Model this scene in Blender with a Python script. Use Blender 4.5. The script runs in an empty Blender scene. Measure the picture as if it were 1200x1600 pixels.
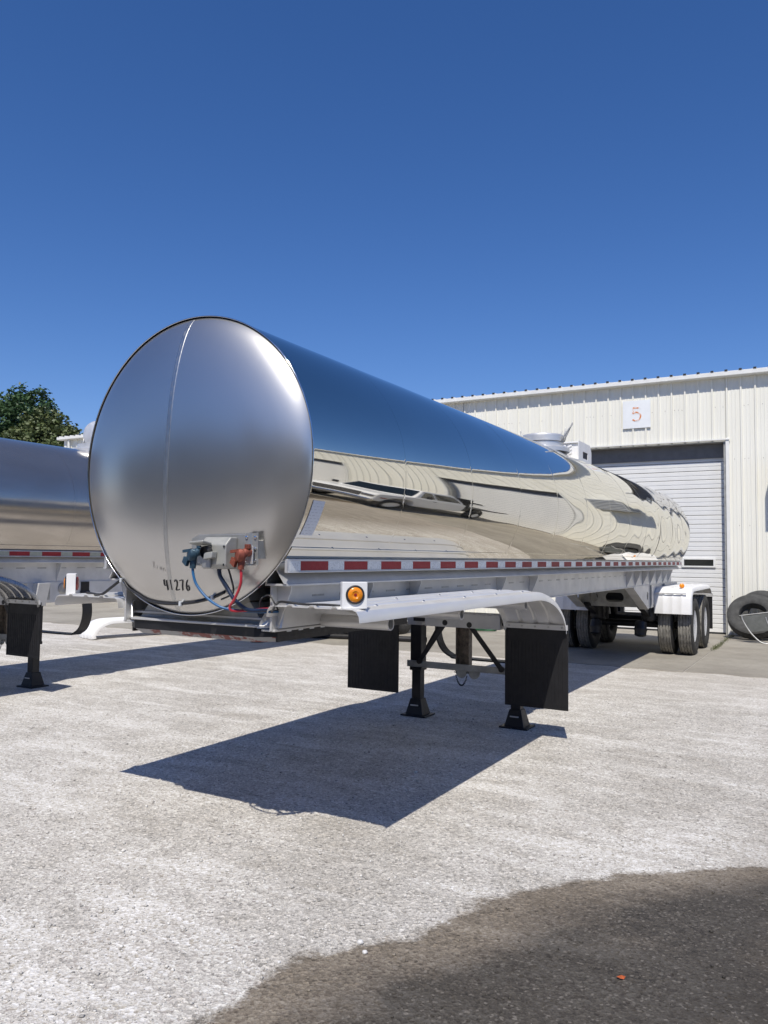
import bpy, bmesh, math, random
import numpy as np
from mathutils import Vector, Matrix

R_ = math.radians
random.seed(7)
rng = np.random.default_rng(7)
scn = bpy.context.scene
COL = scn.collection

# ------------------------------------------------------------------ camera
CAM = (3.405, -3.581, 1.715)
YAW, PITCH, ROLL, FPX = R_(29.7), R_(3.303), R_(0.657), 1229.1
fw = Vector((-math.sin(YAW) * math.cos(PITCH), math.cos(YAW) * math.cos(PITCH), math.sin(PITCH)))
rt = Vector((math.cos(YAW), math.sin(YAW), 0))
up = rt.cross(fw)
rt2 = rt * math.cos(ROLL) + up * math.sin(ROLL)
up2 = -rt * math.sin(ROLL) + up * math.cos(ROLL)
cd = bpy.data.cameras.new('camera')
cam = bpy.data.objects.new('camera', cd)
COL.objects.link(cam)
m = Matrix((rt2, up2, -fw)).transposed().to_4x4()
m.translation = Vector(CAM)
cam.matrix_world = m
cd.sensor_fit = 'VERTICAL'
cd.sensor_height = 32.0
cd.lens = FPX / 1600 * 32.0
cd.clip_start = 0.05
cd.clip_end = 3000
scn.camera = cam

# ------------------------------------------------------------------ light
SUN = Vector((0.225, -0.624, 1.0)).normalized()
EL = math.asin(SUN.z)
w = bpy.data.worlds.new('World')
scn.world = w
w.use_nodes = True
nt = w.node_tree
sky = nt.nodes.new('ShaderNodeTexSky')
sky.sky_type = 'NISHITA'
sky.sun_disc = False
sky.sun_elevation = EL
sky.sun_rotation = math.atan2(SUN.x, SUN.y)
sky.altitude = 200
sky.air_density = 1.0
sky.dust_density = 0.2
sky.ozone_density = 4.0
bg = nt.nodes['Background']
bg.inputs['Strength'].default_value = 0.105
hs = nt.nodes.new('ShaderNodeHueSaturation')
hs.inputs['Saturation'].default_value = 1.22
nt.links.new(sky.outputs[0], hs.inputs['Color'])
mx = nt.nodes.new('ShaderNodeMix')
mx.data_type = 'RGBA'
mx.blend_type = 'MULTIPLY'
mx.inputs[0].default_value = 1.0
mx.inputs[7].default_value = (.98, .925, 1.12, 1)
nt.links.new(hs.outputs[0], mx.inputs[6])
nt.links.new(mx.outputs[2], bg.inputs[0])
sl = bpy.data.lights.new('sun', 'SUN')
sl.energy = 4.7
sl.angle = R_(0.53)
sl.color = (1.0, 0.945, 0.85)
so = bpy.data.objects.new('sun', sl)
COL.objects.link(so)
so.rotation_euler = SUN.to_track_quat('Z', 'Y').to_euler()
so.location = SUN * 60
scn.view_settings.view_transform = 'Standard'
scn.view_settings.look = 'None'
scn.view_settings.exposure = 0.0
scn.view_settings.gamma = 1.0


# ------------------------------------------------------------------ materials
class NT:
    def __init__(s, name):
        s.m = bpy.data.materials.new(name)
        s.m.use_nodes = True
        s.t = s.m.node_tree
        s.b = s.t.nodes['Principled BSDF']
        s.out = s.t.nodes['Material Output']

    def n(s, typ, **kw):
        nd = s.t.nodes.new(typ)
        for k, v in kw.items():
            if k.startswith('i_'):
                key = k[2:]
                key = int(key) if key.isdigit() else key.replace('_', ' ')
                s.setin(nd, key, v)
            else:
                setattr(nd, k, v)
        return nd

    def setin(s, nd, key, v):
        if isinstance(v, bpy.types.NodeSocket):
            s.t.links.new(v, nd.inputs[key])
        else:
            if isinstance(v, tuple) and len(v) == 3 and nd.inputs[key].type == 'RGBA':
                v = v + (1,)
            nd.inputs[key].default_value = v

    def set(s, **kw):
        for k, v in kw.items():
            s.setin(s.b, k.replace('_', ' '), v)
        return s

    def coord(s, kind='Object'):
        return s.n('ShaderNodeTexCoord').outputs[kind]

    def mapping(s, vec, scale=(1, 1, 1)):
        nd = s.n('ShaderNodeMapping')
        s.t.links.new(vec, nd.inputs[0])
        nd.inputs['Scale'].default_value = scale
        return nd.outputs[0]

    def noise(s, vec, scale, detail=4, rough=.55, dist=0):
        nd = s.n('ShaderNodeTexNoise', i_Scale=scale, i_Detail=detail, i_Roughness=rough, i_Distortion=dist)
        s.t.links.new(vec, nd.inputs['Vector'])
        return nd.outputs['Fac']

    def voro(s, vec, scale, feature='F1', out='Distance'):
        nd = s.n('ShaderNodeTexVoronoi', feature=feature, i_Scale=scale)
        s.t.links.new(vec, nd.inputs['Vector'])
        return nd.outputs[out]

    def ramp(s, fac, stops, interp='LINEAR'):
        nd = s.n('ShaderNodeValToRGB')
        s.t.links.new(fac, nd.inputs[0])
        cr = nd.color_ramp
        cr.interpolation = interp
        while len(cr.elements) < len(stops):
            cr.elements.new(.5)
        for e, (p, c) in zip(cr.elements, stops):
            e.position = p
            if isinstance(c, (int, float)):
                c = (c, c, c)
            e.color = tuple(c) + (1,)
        return nd.outputs[0]

    def mix(s, fac, a, b, blend='MIX'):
        nd = s.n('ShaderNodeMix', data_type='RGBA', blend_type=blend)
        s.setin(nd, 0, fac)
        s.setin(nd, 6, a)
        s.setin(nd, 7, b)
        return nd.outputs[2]

    def math(s, op, a, b=0.0, clamp=False):
        nd = s.n('ShaderNodeMath', operation=op, use_clamp=clamp)
        s.setin(nd, 0, a)
        s.setin(nd, 1, b)
        return nd.outputs[0]

    def bump(s, h, strength=.3, dist=.01):
        nd = s.n('ShaderNodeBump', i_Strength=strength, i_Distance=dist)
        s.t.links.new(h, nd.inputs['Height'])
        s.t.links.new(nd.outputs[0], s.b.inputs['Normal'])
        return s


MAT = {}


def simple(name, col, rough=.5, metal=0.0, var=.12, scale=6.0, bump=0.0, bscale=40, rvar=.08):
    t = NT(name)
    c = t.coord()
    f = t.noise(c, scale, 5, .6)
    lo = tuple(x * (1 - var) for x in col)
    hi = tuple(min(1, x * (1 + var)) for x in col)
    t.set(Base_Color=t.ramp(f, [(.3, lo), (.7, hi)]), Metallic=metal)
    t.set(Roughness=t.ramp(t.noise(c, scale * 2.3, 4), [(.3, max(.01, rough - rvar)), (.7, min(1, rough + rvar))]))
    if bump:
        t.bump(t.noise(c, bscale, 4), bump, .004)
    MAT[name] = t.m
    return t.m


def steel_mirror(name, col, rough, smudge, haze):
    t = NT(name)
    c = t.coord()
    s1 = t.noise(t.mapping(c, (1, .35, 1)), 3.2, 6, .65)
    s2 = t.noise(t.mapping(c, (1, 6, 1)), 14, 3, .6)
    t.set(Base_Color=t.mix(t.ramp(s1, [(.35, 0), (.75, 1)]), tuple(col), tuple(x * (1 - haze) for x in col)), Metallic=1.0)
    r = t.math('ADD', t.ramp(s1, [(.42, rough), (.8, rough + smudge)]), t.math('MULTIPLY', s2, smudge * .35))
    t.set(Roughness=r)
    if name == 'old_mirror':
        t.set(Metallic=.88)
    MAT[name] = t.m


steel_mirror('mirror_steel', (.72, .685, .60), .016, .03, .05)
steel_mirror('old_mirror', (.52, .48, .43), .11, .13, .20)


def satin():
    t = NT('satin_steel')
    c = t.coord()
    g = t.noise(t.mapping(c, (160, 1, 2)), 1.0, 3, .6)
    s = t.noise(c, 2.4, 6, .6)
    sm = t.noise(c, 5, 5, .6)
    t.set(Base_Color=t.mix(t.ramp(sm, [(.6, 0), (.85, .25)]), t.ramp(s, [(.3, (.575, .56, .53)), (.7, (.605, .59, .56))]), (.50, .48, .45)), Metallic=1.0)
    t.set(Roughness=t.math('ADD', t.ramp(s, [(.3, .215), (.7, .24)]), t.math('MULTIPLY', g, .03)))
    b2 = t.n('ShaderNodeBsdfPrincipled', i_Base_Color=(.66, .65, .63), i_Metallic=1.0, i_Roughness=.50)
    ms = t.n('ShaderNodeMixShader')
    ms.inputs[0].default_value = .28
    t.t.links.new(t.b.outputs[0], ms.inputs[1])
    t.t.links.new(b2.outputs[0], ms.inputs[2])
    t.t.links.new(ms.outputs[0], t.out.inputs[0])
    MAT['satin_steel'] = t.m


satin()
simple('aluminium', (.66, .665, .675), .42, .6, .08, 5)
simple('fender_metal', (.80, .79, .77), .38, .5, .05, 2.2)
simple('frame_metal', (.565, .56, .55), .42, .4, .10, 4)
simple('old_fender', (.40, .40, .40), .28, .95, .15, 4)
simple('weld_steel', (.50, .50, .49), .38, 1.0, .1, 20)
simple('dull_metal', (.42, .42, .41), .5, .8, .2, 9, .1, 60)
simple('old_frame', (.66, .66, .65), .5, .25, .16, 3, .05, 40)
simple('white_paint', (.80, .80, .80), .35, 0, .05, 4)
simple('black_steel', (.010, .010, .012), .5, 0, .4, 12, .1, 60)
simple('rusty_steel', (.20, .165, .13), .7, .1, .55, 22, .2, 70)
simple('grey_beam', (.36, .36, .34), .6, .2, .25, 8, .15, 60)
simple('flap_rubber', (.006, .006, .008), .6, 0, .3, 8, .1, 80)
simple('tyre_rubber', (.030, .029, .028), .75, 0, .45, 18, .2, 90)
simple('old_rubber', (.055, .055, .053), .85, 0, .35, 9, .2, 60)
simple('tread_rubber', (.21, .20, .18), .85, 0, .4, 14, .2, 90)
simple('wheel_white', (.80, .80, .79), .3, 0, .05, 6)
simple('black_rubber', (.02, .02, .022), .5, 0, .2)
simple('blue_hose', (.02, .11, .27), .4, 0, .15)
simple('dark_blue_hose', (.012, .025, .06), .45, 0, .2)
simple('red_hose', (.48, .03, .045), .4, 0, .15)
simple('blue_cast', (.035, .075, .115), .5, .4, .4, 40)
simple('red_cast', (.24, .065, .04), .55, .3, .4, 40)
simple('box_grey', (.36, .36, .335), .5, .3, .10, 12)
simple('panel_grey', (.40, .40, .39), .4, .6, .10, 8)
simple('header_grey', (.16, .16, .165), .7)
simple('dark_gap', (.02, .02, .022), .8)
simple('tape_red', (.30, .008, .016), .55, 0, .10, 30)
simple('tape_red_old', (.34, .02, .025), .45, 0, .2, 30)
simple('tape_white', (.66, .69, .72), .3, .2, .06, 60)
simple('tape_olive', (.42, .43, .34), .5, 0, .1, 30)
simple('amber_lens', (.80, .26, .01), .25, 0, .15, 60)
simple('red_lens', (.30, .02, .015), .3, 0, .15, 60)
simple('ink', (.02, .02, .025), .6)
simple('pencil', (.22, .21, .2), .7)
simple('door_white', (.74, .74, .725), .5, 0, .06, 2.0, .04, 30)
simple('trim_white', (.76, .76, .73), .5, 0, .06, 4)
simple('sign_white', (.80, .82, .83), .4, 0, .04, 4)
simple('wood', (.36, .26, .16), .8, 0, .3, 8, .2, 50)
simple('grey_wood', (.30, .27, .23), .85, 0, .3, 8, .2, 50)
simple('green_hose', (.03, .16, .07), .5)
simple('roof_metal', (.70, .69, .64), .45, .1, .06, 3)
simple('bark', (.09, .07, .05), .9, 0, .3, 10, .4, 20)
simple('dry_leaf', (.42, .10, .03), .7, 0, .3, 80)
simple('stone_white', (.62, .61, .59), .8, 0, .1, 60)
simple('truck_white', (.78, .79, .80), .18, 0, .03, 3)
simple('chrome', (.75, .75, .76), .12, 1.0, .05)
simple('chair_panel', (.10, .105, .10), .6, .3, .2, 8)
simple('vent_grey', (.45, .46, .46), .5, .2, .1)


def emb(name, base, mask_cols, rough=.5):
    t = NT(name)
    c = t.coord()
    f = t.noise(c, 9, 5, .65)
    t.set(Base_Color=t.ramp(f, [(.50 if name == 'greasy_plate' else .44, base), (.56 if name == 'greasy_plate' else .56, mask_cols)]), Roughness=rough)
    MAT[name] = t.m


emb('greasy_plate', (.30, .30, .31), (.16, .02, .015), .5)
emb('faded_orange', (.78, .79, .80), (.66, .22, .05), .6)


def glass():
    t = NT('dark_glass')
    t.set(Base_Color=(.012, .016, .016), Roughness=.05, Specular_IOR_Level=.8)
    MAT['dark_glass'] = t.m


glass()


def wall_mat():
    t = NT('wall_cream')
    c = t.coord()
    big = t.noise(t.mapping(c, (1.2, 1, .25)), 1.2, 5, .6)
    st = t.noise(t.mapping(c, (14, 1, .5)), 1.5, 5, .65)
    col = t.ramp(big, [(.3, (.79, .775, .69)), (.7, (.85, .838, .765))])
    col = t.mix(t.ramp(st, [(.55, 0), (.85, .30)]), col, (.60, .57, .49))
    t.set(Base_Color=col, Roughness=.45)
    t.bump(t.noise(c, 3, 3), .15, .01)
    MAT['wall_cream'] = t.m


wall_mat()


def concrete():
    t = NT('concrete')
    c = t.coord()
    a = t.noise(c, .8, 7, .65)
    b = t.noise(c, 9, 6, .7)
    d = t.noise(c, 120, 3, .6)
    col = t.ramp(a, [(.28, (.23, .21, .18)), (.5, (.31, .29, .25)), (.72, (.385, .36, .315))])
    col = t.mix(t.ramp(b, [(.5, 0), (.75, .55)]), col, (.20, .185, .16))
    col = t.mix(.35, col, t.ramp(d, [(.3, (.15, .14, .13)), (.7, (.6, .58, .54))]), 'OVERLAY')
    t.set(Base_Color=col, Roughness=.85)
    t.bump(d, .25, .004)
    MAT['concrete'] = t.m


concrete()

WET = [(-2.6, .62), (-1.9, 1.02), (-1.325, 1.333), (-1.11, 1.364), (-.774, 1.362), (-.516, 1.552), (-.29, 1.721), (.173, 1.842),
       (.526, 2.055), (.965, 2.454), (1.437, 3.056), (1.75, 3.7), (2.1, 4.8), (2.4, 6.0)]


def gravel(name, stones=False):
    t = NT(name)
    geo = t.n('ShaderNodeNewGeometry')
    P = geo.outputs['Position']
    sep = t.n('ShaderNodeSeparateXYZ', i_0=P)
    X, Y = sep.outputs[0], sep.outputs[1]
    big = t.noise(P, .45, 6, .6, .6)
    mid = t.noise(t.mapping(P, (1.0, 1.6, 1)), 2.6, 6, .65, .4)
    fine = t.noise(P, 150, 3, .7)
    if stones:
        rnd = t.n('ShaderNodeNewGeometry').outputs['Random Per Island']
        base = t.ramp(rnd, [(.0, (.27, .26, .245)), (.2, (.44, .42, .39)), (.7, (.56, .54, .50)), (1, (.76, .74, .70))])
    else:
        vc = t.voro(P, 62, 'F1', 'Color')
        vs = t.n('ShaderNodeSeparateColor', i_0=vc).outputs[0]
        v2 = t.n('ShaderNodeSeparateColor', i_0=t.voro(P, 145, 'F1', 'Color')).outputs[0]
        base = t.ramp(big, [(.28, (.375, .35, .312)), (.5, (.53, .505, .465)), (.72, (.63, .605, .565))])
        strk = t.noise(t.mapping(P, (.35, 1.5, 1)), 1.9, 5, .62, .5)
        base = t.mix(t.ramp(mid, [(.42, 0), (.70, .75)]), base, (.37, .342, .30))
        base = t.mix(t.ramp(strk, [(.48, 0), (.68, .62)]), base, (.74, .72, .68))
        base = t.mix(.55, base, t.ramp(vs, [(0, .12), (.15, .38), (.8, .60), (1, .88)]), 'OVERLAY')
        base = t.mix(.45, base, t.ramp(v2, [(0, .2), (1, .75)]), 'OVERLAY')
        base = t.mix(.40, base, t.ramp(fine, [(.3, .2), (.7, .8)]), 'OVERLAY')
        side = t.math('MULTIPLY', t.math('ADD', t.math('SUBTRACT', X, 2.75), t.math('MULTIPLY', t.math('SUBTRACT', big, .5), 1.2)), 1.1, True)
        base = t.mix(t.math('MULTIPLY', side, .9), base, t.ramp(mid, [(.3, (.20, .175, .145)), (.7, (.33, .295, .245))]))
        # tan, dustier strip in front of the concrete and beyond
        tan = t.math('MULTIPLY', t.math('SUBTRACT', Y, 6.0), .22, True)
        base = t.mix(t.math('MULTIPLY', tan, t.ramp(mid, [(.3, .25), (.7, .8)])), base, (.44, .40, .345))
    # wet stain
    fc = t.n('ShaderNodeFloatCurve')
    cv = fc.mapping.curves[0]
    pts = [((y + 2.6) / 5.0, x / 6.0) for y, x in WET]
    while len(cv.points) < len(pts):
        cv.points.new(.5, .5)
    for p, (a, b) in zip(cv.points, pts):
        p.location = (a, b)
    fc.mapping.update()
    yn = t.math('MULTIPLY', t.math('ADD', Y, 2.6), .2, True)
    t.setin(fc, 'Value', yn)
    edge = t.math('MULTIPLY', fc.outputs[0], 6.0)
    wob = t.math('MULTIPLY', t.math('SUBTRACT', t.noise(P, 7, 6, .7), .5), .34)
    wob2 = t.math('MULTIPLY', t.math('SUBTRACT', t.noise(P, 60, 3, .7), .5), .10)
    d = t.math('SUBTRACT', t.math('ADD', t.math('ADD', t.math('ADD', X, .03), wob), wob2), edge)
    wet = t.math('MULTIPLY', d, 14.0, True)
    deep = t.noise(t.mapping(P, (.8, 1.1, 1)), 1.5, 5, .6, .3)
    inner = t.math('MULTIPLY', t.math('SUBTRACT', d, .12), 2.2, True)
    wetmul = t.ramp(t.math('MULTIPLY', deep, inner), [(.08, (.42, .375, .32)), (.28, (.285, .255, .222)), (.52, (.14, .13, .118))])
    wcol = t.mix(1.0, base, wetmul, 'MULTIPLY')
    if not stones:
        chips = t.ramp(t.voro(P, 95, 'F1', 'Color'), [(.80, 0), (.86, 1)])
        wcol = t.mix(t.math('MULTIPLY', chips, .45), wcol, (.26, .235, .205))
        wcol = t.mix(t.ramp(fine, [(.52, 0), (.72, .4)]), wcol, (.05, .045, .04))
    col = t.mix(wet, base, wcol)
    t.set(Base_Color=col)
    t.set(Roughness=t.math('SUBTRACT', .92, t.math('MULTIPLY', wet, .36)))
    t.set(Specular_IOR_Level=.3)
    if not stones:
        h = t.math('ADD', t.math('MULTIPLY', t.voro(P, 62), .5), t.math('ADD', t.math('MULTIPLY', fine, .35), t.math('MULTIPLY', t.noise(P, 24, 4, .65), .8)))
        t.bump(h, .75, .014)
    else:
        t.bump(fine, .2, .003)
    MAT[name] = t.m


gravel('gravel')
gravel('gravel_stones', True)


def leaf_mat(name, a, b):
    t = NT(name)
    geo = t.n('ShaderNodeNewGeometry')
    f = t.noise(geo.outputs['Position'], .55, 4, .6)
    r = geo.outputs['Random Per Island']
    col = t.mix(t.math('ADD', t.math('MULTIPLY', r, .6), t.math('MULTIPLY', t.math('SUBTRACT', f, .3), .8), True), a, b)
    t.set(Base_Color=col, Roughness=.55)
    MAT[name] = t.m


leaf_mat('leaf_dark', (.022, .055, .018), (.06, .12, .035))
leaf_mat('leaf_olive', (.045, .075, .02), (.14, .16, .055))
leaf_mat('weed_green', (.06, .085, .03), (.17, .17, .085))


def paper():
    t = NT('printed_paper')
    c = t.coord()
    br = t.n('ShaderNodeTexBrick', i_Scale=1.0, i_Color1=(.22, .23, .26), i_Color2=(.50, .52, .56), i_Mortar=(.80, .82, .85))
    br.inputs['Mortar Size'].default_value = .008
    br.inputs['Brick Width'].default_value = .040
    br.inputs['Row Height'].default_value = .017
    mp = t.n('ShaderNodeSeparateXYZ', i_0=c)
    cb = t.n('ShaderNodeCombineXYZ', i_0=mp.outputs[1], i_1=mp.outputs[2])
    t.t.links.new(cb.outputs[0], br.inputs['Vector'])
    t.set(Base_Color=t.mix(.30, br.outputs[0], (.76, .78, .82)), Roughness=.5)
    MAT['printed_paper'] = t.m


paper()


# ------------------------------------------------------------------ mesh helpers
class MB:
    def __init__(s):
        s.v, s.f = [], []

    def add(s, vs, fs):
        o = len(s.v)
        s.v += [tuple(p) for p in vs]
        s.f += [tuple(i + o for i in q) for q in fs]
        return s

    def box(s, x0, x1, y0, y1, z0, z1):
        return s.add([(x0, y0, z0), (x1, y0, z0), (x1, y1, z0), (x0, y1, z0), (x0, y0, z1), (x1, y0, z1), (x1, y1, z1), (x0, y1, z1)],
                     [(0, 3, 2, 1), (4, 5, 6, 7), (0, 1, 5, 4), (1, 2, 6, 5), (2, 3, 7, 6), (3, 0, 4, 7)])

    def obox(s, c, ax, ay, az):
        c, ax, ay, az = map(Vector, (c, ax, ay, az))
        vs = []
        for k in (-1, 1):
            for i, j in ((-1, -1), (1, -1), (1, 1), (-1, 1)):
                vs.append(c + ax * i + ay * j + az * k)
        return s.add(vs, [(0, 3, 2, 1), (4, 5, 6, 7), (0, 1, 5, 4), (1, 2, 6, 5), (2, 3, 7, 6), (3, 0, 4, 7)])

    def prism(s, poly, axis, a, b):
        n = len(poly)

        def P(p, h):
            return {'X': (h, p[0], p[1]), 'Y': (p[0], h, p[1]), 'Z': (p[0], p[1], h)}[axis]
        vs = [P(p, a) for p in poly] + [P(p, b) for p in poly]
        fs = [tuple(range(n)), tuple(range(2 * n - 1, n - 1, -1))]
        fs += [(i, i + n, (i + 1) % n + n, (i + 1) % n) for i in range(n)]
        return s.add(vs, fs)

    def bar(s, p0, p1, wd, th, upv=(0, 0, 1)):
        p0, p1 = Vector(p0), Vector(p1)
        d = p1 - p0
        z = d.normalized()
        u = Vector(upv)
        x = z.cross(u)
        if x.length < 1e-5:
            x = z.cross(Vector((1, 0, 0)))
        x.normalize()
        y = x.cross(z)
        return s.obox((p0 + p1) / 2, x * wd / 2, y * th / 2, d / 2)

    def tube(s, pts, r, n=8, closed=False, caps=True):
        pts = [Vector(p) for p in pts]
        N = len(pts)
        rs = r if isinstance(r, (list, tuple)) else [r] * N
        prev = None
        vs = []
        for i, p in enumerate(pts):
            a = pts[(i - 1) % N] if (closed or i > 0) else p
            b = pts[(i + 1) % N] if (closed or i < N - 1) else p
            t = (b - a).normalized()
            if prev is None:
                x = t.orthogonal().normalized()
            else:
                x = (prev - t * prev.dot(t))
                x = x.normalized() if x.length > 1e-6 else t.orthogonal().normalized()
            prev = x
            y = t.cross(x)
            for k in range(n):
                an = 2 * math.pi * k / n
                vs.append(p + (x * math.cos(an) + y * math.sin(an)) * rs[i])
        fs = []
        for i in range(N if closed else N - 1):
            j = (i + 1) % N
            for k in range(n):
                l = (k + 1) % n
                fs.append((i * n + k, i * n + l, j * n + l, j * n + k))
        if caps and not closed:
            fs.append(tuple(range(n - 1, -1, -1)))
            fs.append(tuple((N - 1) * n + k for k in range(n)))
        return s.add(vs, fs)

    def cyl(s, p0, p1, r, n=16, r1=None):
        return s.tube([p0, p1], [r, r if r1 is None else r1], n)

    def pipe(s, p0, p1, r, t=.006, n=20):
        p0, p1 = Vector(p0), Vector(p1)
        d = (p1 - p0).normalized()
        return s.tube([p0, p1, p1, p0], [r, r, r - t, r - t], n, closed=False, caps=False) if False else s._pipe(p0, p1, d, r, t, n)

    def _pipe(s, p0, p1, d, r, t, n):
        x = d.orthogonal().normalized()
        y = d.cross(x)
        vs = []
        for p, rr in ((p0, r), (p1, r), (p1, r - t), (p0, r - t)):
            for k in range(n):
                an = 2 * math.pi * k / n
                vs.append(p + (x * math.cos(an) + y * math.sin(an)) * rr)
        fs = []
        for i in range(4):
            j = (i + 1) % 4
            for k in range(n):
                l = (k + 1) % n
                fs.append((i * n + k, i * n + l, j * n + l, j * n + k))
        return s.add(vs, fs)

    def lathe(s, prof, c, axis, n=32, closed=False):
        c, ax = Vector(c), Vector(axis).normalized()
        x = ax.orthogonal().normalized()
        y = ax.cross(x)
        vs = []
        for r, h in prof:
            for k in range(n):
                an = 2 * math.pi * k / n
                vs.append(c + ax * h + (x * math.cos(an) + y * math.sin(an)) * r)
        fs = []
        m_ = len(prof)
        for i in range(m_ if closed else m_ - 1):
            j = (i + 1) % m_
            for k in range(n):
                l = (k + 1) % n
                fs.append((i * n + k, i * n + l, j * n + l, j * n + k))
        if not closed:
            if prof[0][0] > 1e-4:
                fs.append(tuple(range(n)))
            if prof[-1][0] > 1e-4:
                fs.append(tuple((m_ - 1) * n + k for k in range(n)))
        return s.add(vs, fs)

    def mesh(s, name, smooth=None):
        me = bpy.data.meshes.new(name)
        me.from_pydata(s.v, [], s.f)
        bm = bmesh.new()
        bm.from_mesh(me)
        bmesh.ops.remove_doubles(bm, verts=bm.verts, dist=1e-6)
        bmesh.ops.recalc_face_normals(bm, faces=bm.faces)
        bm.to_mesh(me)
        bm.free()
        if smooth is not None:
            me.polygons.foreach_set('use_smooth', [True] * len(me.polygons))
            me.set_sharp_from_angle(angle=R_(smooth))
        return me

    def build(s, name, mat, parent=None, smooth=None, bevel=0, loc=None):
        return link(name, s.mesh(name, smooth), mat, parent, bevel, loc)


def link(name, me, mat, parent=None, bevel=0, loc=None):
    if mat is not None and not me.materials:
        me.materials.append(MAT[mat])
    o = bpy.data.objects.new(name, me)
    COL.objects.link(o)
    if parent:
        o.parent = parent
    if loc is not None:
        o.location = loc
    if bevel:
        b = o.modifiers.new('bevel', 'BEVEL')
        b.width = bevel
        b.segments = 2
        b.limit_method = 'ANGLE'
        b.angle_limit = R_(40)
    return o


def thing(name, label, cat, loc=(0, 0, 0), rz=0, group=None):
    o = bpy.data.objects.new(name, None)
    COL.objects.link(o)
    o.location = loc
    o.rotation_euler = (0, 0, rz)
    o.empty_display_size = .2
    tag(o, label, cat, group)
    return o


def tag(o, label=None, cat=None, group=None, kind=None):
    if label:
        o['label'] = label
    if cat:
        o['category'] = cat
    if group:
        o['group'] = group
    if kind:
        o['kind'] = kind
    return o


def plate_holes(outer, holes, axis, a, b):
    bm = bmesh.new()

    def P(p, h):
        return {'X': (h, p[0], p[1]), 'Y': (p[0], h, p[1]), 'Z': (p[0], p[1], h)}[axis]
    edges = []
    for loop in [outer] + holes:
        vs = [bm.verts.new(P(p, a)) for p in loop]
        edges += [bm.edges.new((vs[i], vs[(i + 1) % len(vs)])) for i in range(len(vs))]
    r = bmesh.ops.triangle_fill(bm, edges=edges, use_beauty=True)
    faces = [g for g in r['geom'] if isinstance(g, bmesh.types.BMFace)]
    ex = bmesh.ops.extrude_face_region(bm, geom=faces)
    dv = Vector(P((0, 0), b)) - Vector(P((0, 0), a))
    bmesh.ops.translate(bm, vec=dv, verts=[g for g in ex['geom'] if isinstance(g, bmesh.types.BMVert)])
    bmesh.ops.recalc_face_normals(bm, faces=bm.faces)
    me = bpy.data.meshes.new('plate')
    bm.to_mesh(me)
    bm.free()
    return me


def oval(cx, cy, rx, ry, n=20, flat=0.0):
    out = []
    for k in range(n):
        an = 2 * math.pi * k / n
        out.append((cx + rx * math.cos(an) + (flat if math.cos(an) > 0 else -flat), cy + ry * math.sin(an)))
    return out


def smooth_path(pts, n=6):
    P = [Vector(p) for p in pts]
    out = []
    for i in range(len(P) - 1):
        p0 = P[max(i - 1, 0)]
        p1, p2 = P[i], P[i + 1]
        p3 = P[min(i + 2, len(P) - 1)]
        for k in range(n):
            t = k / n
            out.append(.5 * ((2 * p1) + (-p0 + p2) * t + (2 * p0 - 5 * p1 + 4 * p2 - p3) * t * t + (-p0 + 3 * p1 - 3 * p2 + p3) * t ** 3))
    out.append(P[-1])
    return out


# ================================================================== SETTING
WY = 16.317
g = MB()
g.add([(-900, -900, 0), (900, -900, 0), (900, 900, 0), (-900, 900, 0)], [(0, 1, 2, 3)])
tag(g.build('ground', 'gravel'), kind='structure')

apron = thing('concrete_apron', None, None)
tag(apron, kind='structure')
xs = [-22.5, -18.6, -14.7, -10.8, -6.9, -2.6, 1.37, 5.3, 9.3, 13.3, 17.3, 21]
ys = [9.4, 13.0, WY + .15]
for i in range(len(xs) - 1):
    for j in range(2):
        mb = MB()
        y0 = ys[j] + (.0 if j == 0 else .008)
        n = 14
        front = [(xs[i] + .006 + (xs[i + 1] - xs[i] - .012) * k / n, y0 + (rng.uniform(-.10, .10) if j == 0 else 0)) for k in range(n + 1)]
        poly = front + [(xs[i + 1] - .006, ys[j + 1] - .004), (xs[i] + .006, ys[j + 1] - .004)]
        mb.prism(poly, 'Z', -.12, .008 + rng.uniform(-.002, .003))
        mb.build('slab', 'concrete', apron, bevel=.006)


rd = MB()
rd.add([(-400, -36, .004), (400, -36, .004), (400, -11, .004), (-400, -11, .004)], [(0, 1, 2, 3)])  # unseen dark strip, put in to darken the ground mirrored in the head
simple('asphalt', (.055, .054, .052), .8, 0, .2, 3, .2, 60)
tag(rd.build('assumed_road', 'asphalt'), kind='structure')

# ------------------------------------------------------------------ workshop building
EAVE = 6.06
bld = thing('workshop_building', 'long cream ribbed-metal workshop with roll-up doors behind the tank trailers', 'building', (0, WY, 0))
DOORS = [(-9.1, -5.42), (-2.4, 1.272), (4.1, 7.8), (11.35, 15.0)]
DTOP = 4.57
PITCHR = .3048


def panel_mesh(z0, z1, nribs=3):
    mb = MB()
    # profile across x: major ribs every 0.3048, two minor pencil ribs between
    prof = []
    for k in range(nribs):
        b = k * PITCHR
        prof += [(b, 0), (b + .010, 0), (b + .020, -.038), (b + .050, -.038), (b + .060, 0)]
        for q in (.135, .215):
            prof += [(b + q, 0), (b + q + .006, -.007), (b + q + .022, -.007), (b + q + .030, 0)]
    prof.append((nribs * PITCHR, 0))
    n = len(prof)
    vs = [(x, y, z0) for x, y in prof] + [(x, y, z1) for x, y in prof]
    fs = [(i, i + 1, i + 1 + n, i + n) for i in range(n - 1)]
    mb.add(vs, fs)
    me = mb.mesh('wall_panel')
    me.materials.append(MAT['wall_cream'])
    return me


PM = {}
BX0 = -21.95


def col_hit(x):
    for a, b in DOORS:
        if a - .02 < x + .001 and x + PITCHR < b + PITCHR - .001 and x < b - .03:
            return (a, b)
    return None


# walk rib by rib, grouping runs of up to three ribs with equal bottoms
screws = MB()


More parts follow.
